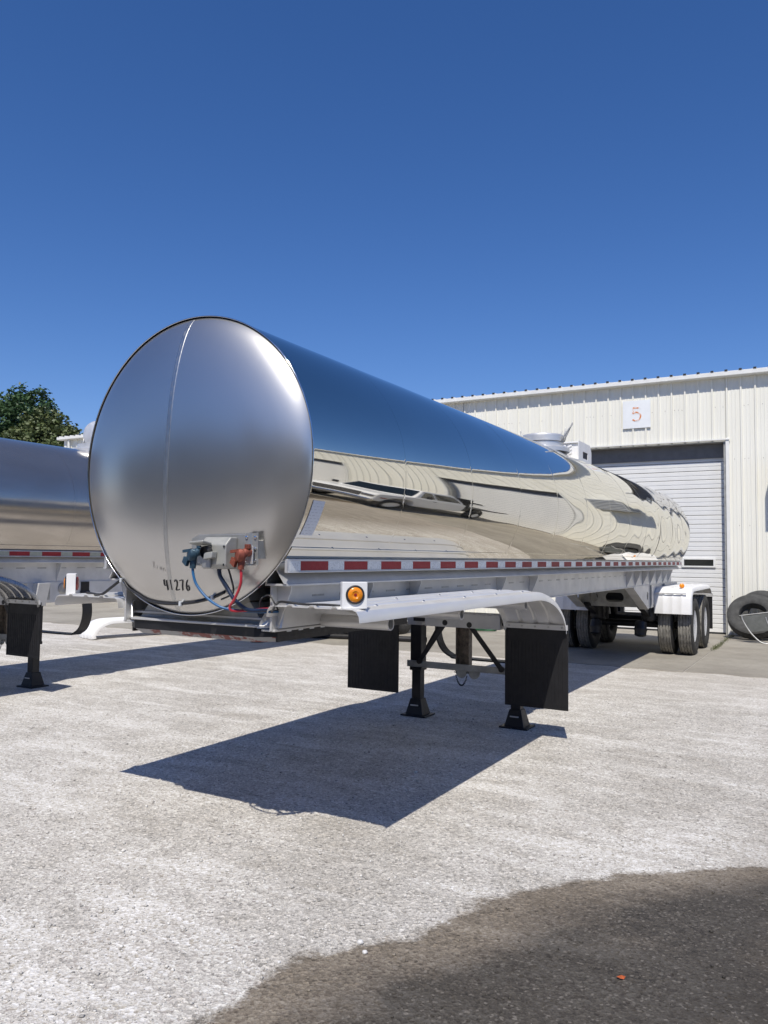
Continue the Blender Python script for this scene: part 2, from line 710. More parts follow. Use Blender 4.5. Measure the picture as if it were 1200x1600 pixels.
def emit(x0, x1, z0):
    # cut [x0,x1] into sheets of at most 3 ribs
    x = x0
    while x < x1 - .01:
        wd = min(3 * PITCHR, x1 - x)
        nr = wd / PITCHR
        key = (round(z0, 2), round(nr, 2))
        if key not in PM:
            me = panel_mesh(z0, EAVE, 3)
            if nr < 2.99:
                bm = bmesh.new()
                bm.from_mesh(me)
                bmesh.ops.bisect_plane(bm, geom=bm.verts[:] + bm.edges[:] + bm.faces[:], plane_co=(wd, 0, 0), plane_no=(1, 0, 0), clear_outer=True)
                bm.to_mesh(me)
                bm.free()
            PM[key] = me
        link('wall_panel', PM[key], None, bld, loc=(x, rng.uniform(-.0015, .0015), 0))
        for zz in (.9, 2.55, 4.1, 5.35):
            if zz > z0 + .05:
                for q in (.10, .185, .27):
                    for r in range(int(nr + .01)):
                        px_ = x + r * PITCHR + q
                        if rng.random() < .45:
                            screws.obox((px_, -.004, zz + rng.uniform(-.006, .006)), (.0055, 0, 0), (0, .005, 0), (0, 0, .0055))
        x += wd


cur = BX0
for a, b in DOORS:
    emit(cur, a, .02)
    emit(a, b, DTOP)
    cur = b
emit(cur, 19.5, .02)
so_ = screws.build('screw', 'rusty_steel', bld)
so_['kind'] = 'stuff'
# backing wall, side walls
bk = MB()
prev = BX0
for a, b in DOORS + [(19.5, 19.5)]:
    bk.box(prev, a, .012, .16, 0, 6.0)
    if b > a:
        bk.box(a, b, .012, .16, DTOP + .02, 6.0)
    prev = b
bk.build('wall_core', 'trim_white', bld)
sd = MB()
sd.box(BX0 - .01, BX0 + .14, .17, 16, 0, 6.0)
sd.box(19.36, 19.51, .17, 16, 0, 6.0)
sd.box(BX0, 19.5, 16.0, 16.15, 0, 6.0)
sd.build('side_wall', 'wall_cream', bld)
tr = MB()
tr.box(BX0 - .05, BX0 + .09, -.055, .02, .02, EAVE)
tr.build('corner_trim', 'trim_white', bld, bevel=.006)
dsx = MB()
dsx.tube([(BX0 + .28, -.10, .1), (BX0 + .28, -.10, EAVE - .05)], .05, 8)
dsx.build('downspout', 'trim_white', bld, smooth=40)
# roof: low slope with ribs
rf = MB()
OH = .19
rf.add([(BX0 - .3, -OH, 6.15), (19.7, -OH, 6.15), (19.7, 8.1, 6.85), (BX0 - .3, 8.1, 6.85), (19.7, 16.4, 6.15), (BX0 - .3, 16.4, 6.15),
        (BX0 - .3, -OH, 6.12), (19.7, -OH, 6.12), (19.7, 8.1, 6.82), (BX0 - .3, 8.1, 6.82), (19.7, 16.4, 6.12), (BX0 - .3, 16.4, 6.12)],
       [(0, 1, 2, 3), (3, 2, 4, 5), (6, 9, 8, 7), (9, 11, 10, 8), (0, 6, 7, 1), (5, 4, 10, 11), (0, 3, 9, 6), (3, 5, 11, 9), (1, 7, 8, 2), (2, 8, 10, 4)])
roof = rf.build('roof', 'roof_metal', bld)
x = BX0 - .2
rib = MB()
rib.prism([(-.05, 0), (-.022, .032), (.022, .032), (.05, 0)], 'Y', -OH - .01, 8.0)
for v in range(len(rib.v)):
    px_, py_, pz_ = rib.v[v]
    rib.v[v] = (px_, py_, pz_ + 6.148 + (py_ + OH) * (.7 / 8.29))
rm = rib.mesh('roof_rib')
rm.materials.append(MAT['roof_metal'])
en = MB()
en.box(-.032, .032, -OH - .022, -OH - .004, 6.150, 6.186)
em = en.mesh('rib_end')
em.materials.append(MAT['dark_gap'])
while x < 19.6:
    link('roof_rib', rm, None, roof, loc=(x, 0, 0))
    link('rib_end', em, None, roof, loc=(x, 0, 0))
    x += PITCHR
gt = MB()
gt.prism([(-OH - .012, 6.145), (-OH - .012, 6.05), (-OH + .02, 6.035), (.02, 6.035), (.02, 6.05), (-OH + .03, 6.062), (-OH + .005, 6.145)], 'X', BX0 - .3, 19.7)
gt.build('eave_trim', 'trim_white', bld, bevel=.004)


def make_door(a, b):
    d = thing('overhead_door', None, None)
    d.parent = bld
    rec = .26
    j = MB()
    j.box(a - .004, a + .05, .0, rec + .05, .0, DTOP)
    j.box(b - .05, b + .004, .0, rec + .05, .0, DTOP)
    j.box(a + .05, b - .05, .0, rec + .05, DTOP - .05, DTOP + .02)
    j.build('door_reveal', 'grey_beam', d)
    t_ = MB()
    t_.box(b - .002, b + .075, -.045, -.002, .02, DTOP + .03)
    t_.build('jamb_trim', 'trim_white', d, bevel=.004)
    t_ = MB()
    t_.box(a - .075, a + .002, -.045, -.002, .02, DTOP + .03)
    t_.build('jamb_trim', 'trim_white', d, bevel=.004)
    h_ = MB()
    h_.box(a - .10, b + .10, -.065, -.034, DTOP - .012, DTOP + .012)
    h_.build('head_flashing', 'trim_white', d)
    sh = .2135
    wd = b - a - .104
    x0 = a + .052

    def slat_mesh(off, hole=None):
        mb = MB()
        segs = [(x0, x0 + wd)] if hole is None else [(x0, hole[0]), (hole[1], x0 + wd)]
        for p, q in segs:
            prof = [(rec + .03, 0.008), (rec + off - .004, .008), (rec + off - .012, .016), (rec + off - .012, .096), (rec + off - .002, .103), (rec + off - .002, .111),
                    (rec + off - .012, .118), (rec + off - .012, sh - .012), (rec + off - .004, sh - .003), (rec + .03, sh - .003)]
            mb.prism(prof, 'X', p, q)
        return mb
    m0 = slat_mesh(0).mesh('door_slat')
    m0.materials.append(MAT['door_white'])
    k = 0
    z = .03
    while z + sh < DTOP - .02:
        zc = z + sh / 2
        deep = (k % 5 == 0)
        link('door_slat', m0, None, d, loc=(0, rng.uniform(-.004, .004), z))
        z += sh
        k += 1
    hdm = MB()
    hdm.box(x0, x0 + wd, rec - .045, rec - .03, 4.17, DTOP - .055)  # plain dark grey panel across the top of the door
    hdm.build('header_panel', 'header_grey', d)
    bt = MB()
    bt.box(x0, x0 + wd, rec - .012, rec + .03, .0, .035)
    bt.build('bottom_seal', 'black_rubber', d)
    back = MB()
    back.box(x0, x0 + wd, rec + .034, rec + .05, 0, DTOP - .052)
    back.build('door_back', 'dark_gap', d)
    win = thing('door_window', None, None)
    win.parent = d
    wx0, wx1, wz0, wz1 = b - 1.04, b - .28, 1.565, 1.785
    f = MB()
    for p in ((wx0, wx1, wz1 - .035, wz1), (wx0, wx1, wz0, wz0 + .035), (wx0, wx0 + .05, wz0 + .035, wz1 - .035), (wx1 - .05, wx1, wz0 + .035, wz1 - .035)):
        f.box(p[0], p[1], rec - .045, rec - .013, p[2], p[3])
    f.build('frame', 'trim_white', win, bevel=.003)
    gl = MB()
    gl.box(wx0 + .05, wx1 - .05, rec - .026, rec - .018, wz0 + .035, wz1 - .035)
    gl.build('pane', 'dark_glass', win)
    return d


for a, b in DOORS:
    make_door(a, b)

# number sign above the door
sg = thing('number_sign', 'white square board with a faded orange 5 above the open-fronted door bay', 'sign', (-.75, WY - .034, 4.98))
s_ = MB()
s_.box(-.333, .333, -.012, -.0, 0, .69)
s_.build('board', 'sign_white', sg, bevel=.002)
fv = smooth_path([(.088, 0, .50), (-.065, 0, .50), (-.07, 0, .50), (-.085, 0, .375), (-.01, 0, .395), (.075, 0, .355), (.095, 0, .285), (.06, 0, .21), (-.02, 0, .185), (-.095, 0, .215)], 6)
rb_ = MB()
for i in range(len(fv) - 1):
    if (fv[i + 1] - fv[i]).length > 1e-4:
        dd = (fv[i + 1] - fv[i]).normalized() * .006
        rb_.bar(fv[i] - dd + Vector((0, -.014, 0)), fv[i + 1] + dd + Vector((0, -.014, 0)), .034, .003 + .00007 * i, (0, 1, 0))
rb_.build('numeral', 'faded_orange', sg)

# unseen box assumed from its shadow on the wall, built as a louvred ventilator
vb = thing('assumed_ventilator', 'grey louvred ventilator box assumed out of view, casting the shadow beside the door', 'ventilator', (2.30, WY, 3.37))
v_ = MB()
v_.box(0, 1.0, -.62, -.02, 0, .79)
v_.build('casing', 'vent_grey', vb, bevel=.01)
for k in range(6):
    l_ = MB()
    l_.obox((.5, -.635, .10 + k * .118), (.44, 0, 0), (0, .022, -.02), (0, .004, .005))
    l_.build('louvre', 'vent_grey', vb)


# ================================================================== TANK TRAILER
RAD, ZC, LEN, DOME = .915, 2.268, 13.22, .18
WAVES = [(rng.uniform(.4, 1.7), int(rng.integers(2, 8)), rng.uniform(0, 6.28), rng.uniform(-1, 1)) for _ in range(14)]


def head_h(q):
    return .085 * (1 - q ** 2) + .07 * (1 - q ** 4) + .025 * (1 - q ** 22)


def dome_y(x, z, r=RAD - .006):
    q = math.hypot(x, z - ZC) / r
    q = min(1, q)
    return -head_h(q)


def fender_section(inner, outer):
    # (x, dz) across the width, with three raised ribs and turned-down lips; inner<outer
    pts = [(inner, -.062), (inner + .004, -.03), (inner + .018, -.008), (inner + .04, 0)]
    wd = outer - inner
    for q in (.26, .50, .74):
        c = inner + wd * q
        pts += [(c - .022, 0), (c - .012, .011), (c + .012, .011), (c + .022, 0)]
    pts += [(outer - .045, 0), (outer - .02, -.010), (outer - .005, -.034), (outer, -.068)]
    return pts


def sweep_fender(path, sec, sx, th=.004):
    # path: (y,z) list; offset section along path normal
    N = len(path)
    rows = []
    for i, (y, z) in enumerate(path):
        a = path[max(i - 1, 0)]
        b = path[min(i + 1, N - 1)]
        t = Vector((b[0] - a[0], b[1] - a[1])).normalized()
        nrm = Vector((-t.y, t.x))
        rows.append([(sx * x, y + nrm.x * d, z + nrm.y * d) for x, d in sec])
    rows2 = []
    for i, (y, z) in enumerate(path):
        a = path[max(i - 1, 0)]
        b = path[min(i + 1, N - 1)]
        t = Vector((b[0] - a[0], b[1] - a[1])).normalized()
        nrm = Vector((-t.y, t.x))
        rows2.append([(sx * x, y + nrm.x * (d - th), z + nrm.y * (d - th)) for x, d in sec])
    mb = MB()
    n = len(sec)
    vs = [p for r in rows for p in r] + [p for r in rows2 for p in r]
    o = N * n
    fs = []
    for i in range(N - 1):
        for k in range(n - 1):
            fs.append((i * n + k, i * n + k + 1, (i + 1) * n + k + 1, (i + 1) * n + k))
            fs.append((o + i * n + k, o + (i + 1) * n + k, o + (i + 1) * n + k + 1, o + i * n + k + 1))
        fs.append((i * n, (i + 1) * n, o + (i + 1) * n, o + i * n))
        fs.append((i * n + n - 1, o + i * n + n - 1, o + (i + 1) * n + n - 1, (i + 1) * n + n - 1))
    for k in range(n - 1):
        fs.append((k, o + k, o + k + 1, k + 1))
        q = (N - 1) * n
        fs.append((q + k, q + k + 1, o + q + k + 1, o + q + k))
    mb.add(vs, fs)
    return mb


FPATH = [(.0 + 2.9 * k / 10, 1.435) for k in range(10)] + [(2.9 + .90 * math.sin(a), 1.0 + .435 * math.cos(a)) for a in np.linspace(0, 1.50, 16)]
RPATH = [(11.17, .77), (11.17, .90), (11.19, 1.03)] + [(11.19 + .30 * (1 - math.cos(a)), 1.03 + .21 * math.sin(a)) for a in np.linspace(.2, 1.57, 9)] + \
        [(11.9, 1.242), (12.6, 1.242), (13.3, 1.242)] + [(13.5 + .42 * math.sin(a), .95 + .292 * math.cos(a)) for a in np.linspace(0, 1.2, 7)]


def tyre_mesh(name, mat_side, mat_tread, R=.525, rim=.288, wd=.27):
    h = wd / 2
    tread = []
    grooves = [-.078, -.027, .027, .078]
    tw = .108
    prof = [(rim, -h * .72, 0), (rim + .012, -h * .80, 0), (rim + .07, -h * .98, 0), (rim + .13, -h, 0), (R - .06, -h * .96, 0), (R - .018, -tw - .006, 0), (R - .004, -tw + .004, 1)]
    for gq in grooves:
        prof += [(R, gq - .009, 2), (R - .016, gq - .005, 2), (R - .016, gq + .005, 2), (R, gq + .009, 2)]
    prof += [(R - .004, tw - .004, 1), (R - .018, tw + .006, 0), (R - .06, h * .96, 0), (rim + .13, h, 0), (rim + .07, h * .98, 0), (rim + .012, h * .80, 0), (rim, h * .72, 0), (rim - .02, 0, 0)]
    n = 96
    vs, fs, mi = [], [], []
    for (r, x, k) in prof:
        for i in range(n):
            an = 2 * math.pi * i / n
            xx = x + ((.0042 if (i // 2) % 2 else -.0042) if k == 2 else 0)
            vs.append((xx, r * math.cos(an), r * math.sin(an)))
    m_ = len(prof)
    for j in range(m_):
        q = (j + 1) % m_
        for i in range(n):
            l = (i + 1) % n
            fs.append((j * n + i, j * n + l, q * n + l, q * n + i))
            mi.append(1 if (6 <= j <= 6 + 16) else 0)
    me = bpy.data.meshes.new(name)
    me.from_pydata(vs, [], fs)
    me.materials.append(MAT[mat_side])
    me.materials.append(MAT[mat_tread])
    me.polygons.foreach_set('material_index', mi)
    bm = bmesh.new()
    bm.from_mesh(me)
    bmesh.ops.recalc_face_normals(bm, faces=bm.faces)
    bm.to_mesh(me)
    bm.free()
    me.polygons.foreach_set('use_smooth', [True] * len(me.polygons))
    me.set_sharp_from_angle(angle=R_(35))
    return me


TYRE = tyre_mesh('tyre', 'tyre_rubber', 'tread_rubber')


def rim_mesh():
    mb = MB()
    # deep dish seen from +X
    prof = [(.288, .098), (.305, .104), (.305, .096), (.290, .085), (.280, .05), (.270, .0), (.262, -.02), (.235, -.035), (.20, -.04), (.17, -.036), (.165, -.02), (.13, -.018), (.13, .03), (.10, .045), (.06, .052), (0.0005, .052)]
    mb.lathe(prof, (0, 0, 0), (1, 0, 0), 40)
    for k in range(10):
        a = 2 * math.pi * k / 10
        mb.cyl((-.036, .148 * math.cos(a), .148 * math.sin(a)), (-.002, .148 * math.cos(a), .148 * math.sin(a)), .014, 6)
    me = mb.mesh('rim', 35)
    me.materials.append(MAT['wheel_white'])
    return me


RIM = rim_mesh()


def hole_mesh():
    mb = MB()
    for k in range(10):
        a = 2 * math.pi * (k + .5) / 10
        mb.cyl((-.034, .218 * math.cos(a), .218 * math.sin(a)), (-.0305, .218 * math.cos(a), .218 * math.sin(a)), .019, 12)
    me = mb.mesh('hand_hole')
    me.materials.append(MAT['dark_gap'])
    return me


HOLE = hole_mesh()
TAPEM = {}


def trailer(name, label, loc, old=False, lift=0.0):
    T = thing(name, label, 'trailer', (loc[0], loc[1], lift), 0, None)
    frame = 'old_frame' if old else 'frame_metal'
    jack = 'old_mirror' if old else 'mirror_steel'
    fend = 'fender_metal' if not old else 'old_fender'
    # ---- jacket sheets
    seams = [-.012] + [1.08 + 1.13 * k for k in range(11)]
    seams = [s for s in seams if s < LEN - .4] + [LEN]
    nt_ = 200 if not old else 120
    for i in range(len(seams) - 1):
        y0, y1 = seams[i] + .0008, seams[i + 1] - .0008
        ny = 34 if not old else 16
        yy = np.concatenate([[y0, y0 + .006, y0 + .014], np.linspace(y0 + .03, y1 - .03, ny), [y1 - .014, y1 - .006, y1]])
        th = np.linspace(0, 2 * np.pi, nt_, endpoint=False)
        Yg, Tg = np.meshgrid(yy, th, indexing='ij')
        amp = (.00020 + .0010 * np.clip((Yg - 5.5) / 4.5, 0, 1)) * (1.15 if not old else .6)
        ph = i * 1.7
        dr = np.zeros_like(Yg)
        for ky, kt, p, q in WAVES:
            dr += np.sin(2 * np.pi * ky * Yg * .85 + kt * Tg + p + ph * q) / (.7 + .9 * ky + .12 * kt)
        dr *= amp
        e = np.minimum(Yg - y0, y1 - Yg)
        dr -= .0003 * np.clip(1 - e / .008, 0, 1) ** 1.5
        r = RAD + dr
        V = np.stack([r * np.cos(Tg), Yg, ZC + r * np.sin(Tg)], -1).reshape(-1, 3)
        ny_ = len(yy)
        idx = np.arange(ny_ * nt_).reshape(ny_, nt_)
        a = idx[:-1]
        b = idx[1:]
        F = np.stack([a, np.roll(a, -1, 1), np.roll(b, -1, 1), b], -1).reshape(-1, 4)
        F = F[:, ::-1]
        me = bpy.data.meshes.new('jacket_sheet')
        me.from_pydata(V.tolist(), [], F.tolist())
        me.polygons.foreach_set('use_smooth', [True] * len(me.polygons))
        link('jacket_sheet', me, jack, T)
    core = MB()
    core.lathe([(RAD - .02, .0), (RAD - .02, LEN)], (0, 0, ZC), (0, 1, 0), 64)
    core.build('inner_shell', 'dull_metal', T, smooth=40)
    # ---- heads
    hd = MB()
    rr = RAD - .006
    rings = [0.0005, .08, .16, .24, .32, .40, .48, .56, .64, .70, .76, .81, .84, .87, .895, .915, .93, .945, .958, .97, .98, .988, .994, 1.0]
    hd.lathe([(rr * q, head_h(q)) for q in rings] + [(rr, -.03)], (0, 0, ZC), (0, -1, 0), 128)
    head = hd.build('front_head', 'satin_steel', T, smooth=50)
    rh = MB()
    rh.lathe([(rr * q, head_h(q)) for q in rings] + [(rr, -.03)], (0, LEN, ZC), (0, 1, 0), 64)
    rh.build('rear_head', 'satin_steel', T, smooth=50)
    rim = MB()
    rim.tube([(RAD * math.cos(a), -.012, ZC + RAD * math.sin(a)) for a in np.linspace(0, 2 * math.pi, 128, endpoint=False)], .0035, 8, closed=True)
    rim.build('head_rim', 'chrome', T, smooth=60)
    # weld seam down the head
    sm = MB()
    zz = np.linspace(-.985, .985, 80) * rr
    vs, fs = [], []
    for z in zz:
        sx0 = -.031 + .0255 * z
        for dx, dy in ((-.018, .0008), (-.012, -.0034), (-.005, -.0008), (.005, -.0008), (.012, -.0034), (.018, .0008)):
            vs.append((sx0 + dx, dome_y(sx0 + dx, ZC + z) + dy, ZC + z))
    for i in range(len(zz) - 1):
        for k in range(5):
            fs.append((i * 6 + k, i * 6 + k + 1, i * 6 + 7 + k, i * 6 + 6 + k))
    sm.add(vs, fs)
    sm.build('weld_seam', 'weld_steel', head, smooth=60)
    # ---- rails, skirts and beams on both sides
    for s in (1, -1):
        rl = MB()
        rl.box(min(s * .722, s * .742), max(s * .722, s * .742), .0, LEN + .02, 1.622, 1.700)
        rl.box(min(s * .60, s * .722), max(s * .60, s * .722), .02, LEN, 1.692, 1.699)
        rl.prism([(s * .742, 1.622), (s * .742, 1.6285), (s * .752, 1.6285), (s * .752, 1.622)], 'Y', 0, LEN + .02)
        rail = rl.build('side_rail', 'aluminium' if not old else frame, T, bevel=.002)
        # jacket trim band above the rail
        tb = MB()
        prof = []
        for q in np.linspace(0, 1, 7):
            z = 1.704 + q * .062
            x = math.sqrt((RAD + .004) ** 2 - (z - ZC) ** 2)
            prof.append((s * x, z))
        prof += [(s * (math.sqrt((RAD - .003) ** 2 - (z - ZC) ** 2)), z) for z in (1.766, 1.735, 1.704)]
        tb.prism(prof, 'Y', .004, LEN - .01)
        tb.build('jacket_trim', jack, T)
        if s == 1:
            y = .02 if not old else .3
            k = 0
            first = True
            while y < LEN:
                red = k % 2 == 1
                ln = .285 if red else .180
                if k == 0:
                    ln = .105
                ln_ = min(ln, LEN + .01 - y)
                key = (red, round(ln_, 3), old)
                if key not in TAPEM:
                    tm = MB()
                    tm.box(.7425, .7445, 0, ln_ - .002, 1.634, 1.688)
                    me = tm.mesh('reflective_tape')
                    me.materials.append(MAT[('tape_red_old' if old else 'tape_red') if red else ('tape_olive' if old else 'tape_white')])
                    TAPEM[key] = me
                o = link('reflective_tape', TAPEM[key], None, rail, loc=(0, y, 0))
                y += ln
                k += 1
        sk = MB()
        sk.prism([(s * .655, 1.645), (s * .716, 1.558), (s * .708, 1.558), (s * .645, 1.645)], 'Y', .015, LEN - .05)
        sk.build('skirt_panel', frame, T)
        bm_ = MB()
        bm_.box(min(s * .585, s * .60), max(s * .585, s * .60), .05, 12.9, 1.285, 1.56)
        bm_.box(min(s * .50, s * .720), max(s * .50, s * .720), .03, LEN - .1, 1.545, 1.5575)
        bm_.box(min(s * .50, s * .615), max(s * .50, s * .615), .06, 12.9, 1.279, 1.291)
        beam = bm_.build('frame_beam', frame, T, bevel=.002)
        for k in range(30):
            y = .45 + k * .31
            if y < 9:
                st = MB()
                st.box(min(s * .6005, s * .603), max(s * .6005, s * .603), y, y + .13, 1.470, 1.482)
                st.build('slot', 'dull_metal', beam)
        gy = [.10, 1.03, 1.74, 3.53, 4.46, 9.0, 9.6, 10.2, 10.8, 11.4, 12.0, 12.5]
        gm = MB()
        gm.prism([(s * .601, 1.545), (s * .697, 1.545), (s * .697, 1.52), (s * .603, 1.295), (s * .601, 1.295)], 'Y', 0, .008)
        gme = gm.mesh('gusset')
        gme.materials.append(MAT[frame])
        for y in gy:
            link('gusset', gme, None, T, loc=(0, y, 0))
    # belly under the tank between beams
    be = MB()
    be.box(-.584, .584, .09, 12.6, 1.34, 1.352)
    be.build('belly_plate', frame, T)
    # ---- coupler
    cp = MB()
    cp.prism([(-.50, .02), (.50, .02), (.61, .10), (.61, 1.75), (-.61, 1.75), (-.61, .10)], 'Z', 1.282, 1.296)
    cp.build('coupler_flange', frame, T, bevel=.003)
    cb = MB()
    cb.prism([(-.485, .035), (.485, .035), (.595, .115), (.595, 1.72), (-.595, 1.72), (-.595, .115)], 'Z', 1.226, 1.281)
    cb.build('coupler_frame', 'black_steel', T)
    # bevelled bottom plate
    for s in (1, -1):
        cs_ = MB()
        cs_.box(min(s * .580, s * .594), max(s * .580, s * .594), .118, 1.72, 1.196, 1.2255)
        cs_.build('coupler_side', 'black_steel', T)
    a_ = [(-.485, .035), (.485, .035), (.595, .115), (.595, 1.72), (-.595, 1.72), (-.595, .115)]
    b_ = [(-.40, .15), (.40, .15), (.47, .22), (.47, 1.6), (-.47, 1.6), (-.47, .22)]
    bp = MB()
    a_ = [(-.485, .040), (.485, .040), (.578, .118), (.578, 1.70), (-.578, 1.70), (-.578, .118)]
    b_ = [(-.46, .085), (.46, .085), (.55, .16), (.55, 1.66), (-.55, 1.66), (-.55, .16)]
    bp.add([(x_, y_, 1.2255) for x_, y_ in a_] + [(x_, y_, 1.192) for x_, y_ in b_],
           [tuple(range(6)), tuple(range(11, 5, -1))] + [(i, i + 6, (i + 1) % 6 + 6, (i + 1) % 6) for i in range(6)])
    bp.build('coupler_plate', 'greasy_plate', T, bevel=.004)
    for k in range(12):
        y = .20 + k * .118
        mk = MB()
        mk.box(.5955, .5985, y, y + .045, 1.250, 1.268)
        mk.build('marker_tab', 'tape_white', T)
    kp = MB()
    kp.lathe([(.045, 0), (.045, -.05), (.036, -.055), (.036, -.075), (.052, -.08), (.052, -.098)], (0, .68, 1.21), (0, 0, 1), 20)
    kp.build('kingpin', 'black_steel', T, smooth=40)
    bo = MB()
    bo.prism([(-.50, 1.297), (.50, 1.297), (.40, 1.42), (-.40, 1.42)], 'Y', .10, 1.6)
    bo.build('bolster', 'grey_beam', T)
    for o in T.children:
        if o.name.split('.')[0] in ('coupler_flange', 'coupler_frame', 'coupler_side', 'coupler_plate', 'marker_tab', 'kingpin', 'bolster'):
            o.location.z = .02
    for s in (1, -1):
        cg = MB()
        cg.add([(s * .51, .03, 1.298), (s * .618, .12, 1.298), (s * .618, .95, 1.298), (s * .618, .95, 1.33), (s * .618, .62, 1.40), (s * .618, .16, 1.43), (s * .55, .06, 1.40)],
               [(0, 1, 5, 6), (1, 2, 3, 4, 5)])
        o = cg.build('corner_gusset', 'aluminium', T)
        so2 = o.modifiers.new('thick', 'SOLIDIFY')
        so2.thickness = .008
    # ---- front fenders
    sec = fender_section(.60, 1.22)
    for s in (1, -1):
        fb = sweep_fender(FPATH, sec, s)
        fo = fb.build('front_fender', fend, T, smooth=32)
        for yk, xe in ((.56, 1.10), (1.60, 1.10), (2.95, 1.10)):
            tb = MB()
            tb.pipe((s * .50, yk, 1.318), (s * xe, yk, 1.318), .040, .007)
            tb.build('support_tube', frame, fo, smooth=40)
        for yk in (.35, .95, 1.6, 2.2, 2.8):
            for xq in (.70, .92, 1.12):
                bt = MB()
                bt.lathe([(.011, 0), (.011, .005), (.005, .009), (.0004, .010)], (s * xq, yk, 1.435 if xq != .92 else 1.435 + .009), (0, 0, 1), 10)
                bt.build('bolt', 'chrome', fo, smooth=50)
        mf = thing('mudflap', None, None)
        mf.parent = T
        zb = .295 if not old else .40
        fl = MB()
        xa, xb = s * .595, s * 1.222
        x0, x1 = min(xa, xb), max(xa, xb)
        fl.box(x0, x1, 3.772, 3.784, zb, 1.072)
        for q in (x0 + .012, x1 - .012):
            fl.box(q - .010, q + .010, 3.7685, 3.772, zb, 1.04)
        for q in np.linspace(x0 + .06, x1 - .06, 15):
            fl.box(q - .006, q + .006, 3.7695, 3.772, zb + .03, .92)
        fl.box(x0 + .02, x1 - .02, 3.7695, 3.772, zb, zb + .02)
        fl.build('rubber_flap', 'flap_rubber', mf)
        br = MB()
        br.box(x0 - .002, x1 + .002, 3.748, 3.770, 1.045, 1.094)
        bro = br.build('flap_bracket', frame, mf, bevel=.002)
        for q in np.linspace(x0 + .05, x1 - .05, 5):
            bt = MB()
            bt.cyl((q, 3.741, 1.070), (q, 3.748, 1.070), .009, 8)
            bt.build('bolt', 'dull_metal', bro)
        # marker lamp on a folded bracket, lens turned outwards
        ang = R_(43)
        lx, ly = s * 1.14, .07
        nrm = Vector((s * math.sin(ang), -math.cos(ang), 0))
        tan = Vector((s * math.cos(ang), math.sin(ang), 0))
        lb = thing('marker_lamp', None, None)
        lb.parent = T
        bx = MB()
        bx.obox((lx, ly, 1.436 + .072), tan * .069, nrm * .030, (0, 0, .072))
        bx.build('bracket', 'white_paint', lb, bevel=.003)
        c_ = Vector((lx, ly, 1.436 + .076)) + nrm * .030
        gr = MB()
        gr.lathe([(.034, .0), (.050, .0), (.052, .008), (.046, .014), (.036, .012)], c_ - nrm * .002, nrm, 28)
        gr.build('grommet', 'black_rubber', lb, smooth=40)
        ln = MB()
        ln.lathe([(.0405, .0), (.0405, .012), (.034, .018), (.020, .019), (.016, .016), (.0004, .016)], c_, nrm, 28)
        le = ln.build('lens', 'amber_lens', lb, smooth=40)
        dt = MB()
        dt.lathe([(.0085, .014), (.0085, .0175), (.0004, .018)], c_, nrm, 12)
        dt.build('bulb', 'red_lens', le)
        ln = MB()
        c2 = Vector((lx, ly, 1.436 + .076)) - nrm * .030
        ln.lathe([(.046, .0), (.046, .010), (.030, .016), (.0004, .016)], c2, -nrm, 28)
        ln.build('lens', 'red_lens', lb, smooth=40)
    # ---- landing gear
    LY = 4.186
    for s in (1, -1):
        lg = thing('landing_leg', None, None)
        lg.parent = T
        x = s * .57
        o_ = MB()
        o_.box(x - .066, x + .066, LY - .066, LY + .066, .50, 1.00)
        o_.box(x - .072, x + .072, LY - .072, LY + .072, .49, .53)
        o_.build('outer_tube', 'black_steel', lg, bevel=.008)
        i_ = MB()
        i_.box(x - .052, x + .052, LY - .052, LY + .052, .10 - lift, .52)
        i_.build('inner_tube', 'black_steel', lg, bevel=.006)
        f_ = MB()
        zl = -lift
        f_.add([(x - .15, LY - .13, .0 + zl), (x + .15, LY - .13, zl), (x + .15, LY + .13, zl), (x - .15, LY + .13, zl),
                (x - .15, LY - .13, .018 + zl), (x + .15, LY - .13, .018 + zl), (x + .15, LY + .13, .018 + zl), (x - .15, LY + .13, .018 + zl)],
               [(0, 3, 2, 1), (4, 5, 6, 7), (0, 1, 5, 4), (1, 2, 6, 5), (2, 3, 7, 6), (3, 0, 4, 7)])
        f_.add([(x - .105, LY - .10, .016 + zl), (x + .105, LY - .10, .016 + zl), (x + .105, LY + .10, .016 + zl), (x - .105, LY + .10, .016 + zl),
                (x - .062, LY - .062, .185 + zl), (x + .062, LY - .062, .185 + zl), (x + .062, LY + .062, .185 + zl), (x - .062, LY + .062, .185 + zl)],
               [(0, 3, 2, 1), (4, 5, 6, 7), (0, 1, 5, 4), (1, 2, 6, 5), (2, 3, 7, 6), (3, 0, 4, 7)])
        sf = f_.build('sand_shoe', 'black_steel', lg, bevel=.005)
        pn = MB()
        pn.bar((x - .045, LY - .088, .118 + zl), (x + .045, LY - .088, .118 + zl), .012, .012)
        pn.build('shoe_pin', 'aluminium', sf)
        # aluminium hanger bracket above
        hb = MB()
        hb.prism([(x - .13 * s * 0 - .17, 1.285), (x + .17, 1.285), (x + .085, .985), (x - .085, .985)], 'Y', LY - .085, LY + .085)
        hb.build('leg_bracket', frame, T, bevel=.004)
        kn = MB()
        kn.box(x + (.0 if s < 0 else -.12), x + (.12 if s < 0 else 0), LY - .13, LY - .08, 1.03, 1.15)
        kn.build('bracket_clamp', 'black_steel', T, bevel=.006)
    cm = MB()
    cm.box(-.43, .43, LY - .13, LY + .05, .985, 1.13)
    cm.box(-.43, .43, LY - .15, LY + .06, 1.128, 1.14)
    cm.build('cross_channel', frame, T, bevel=.004)
    cb2 = MB()
    cb2.box(-.66, .66, LY - .095, LY - .075, .535, .600)
    cb2.box(-.66, .66, LY - .095, LY - .04, .532, .540)
    cb2.build('lower_beam', 'grey_beam', T, bevel=.002)
    cc = MB()
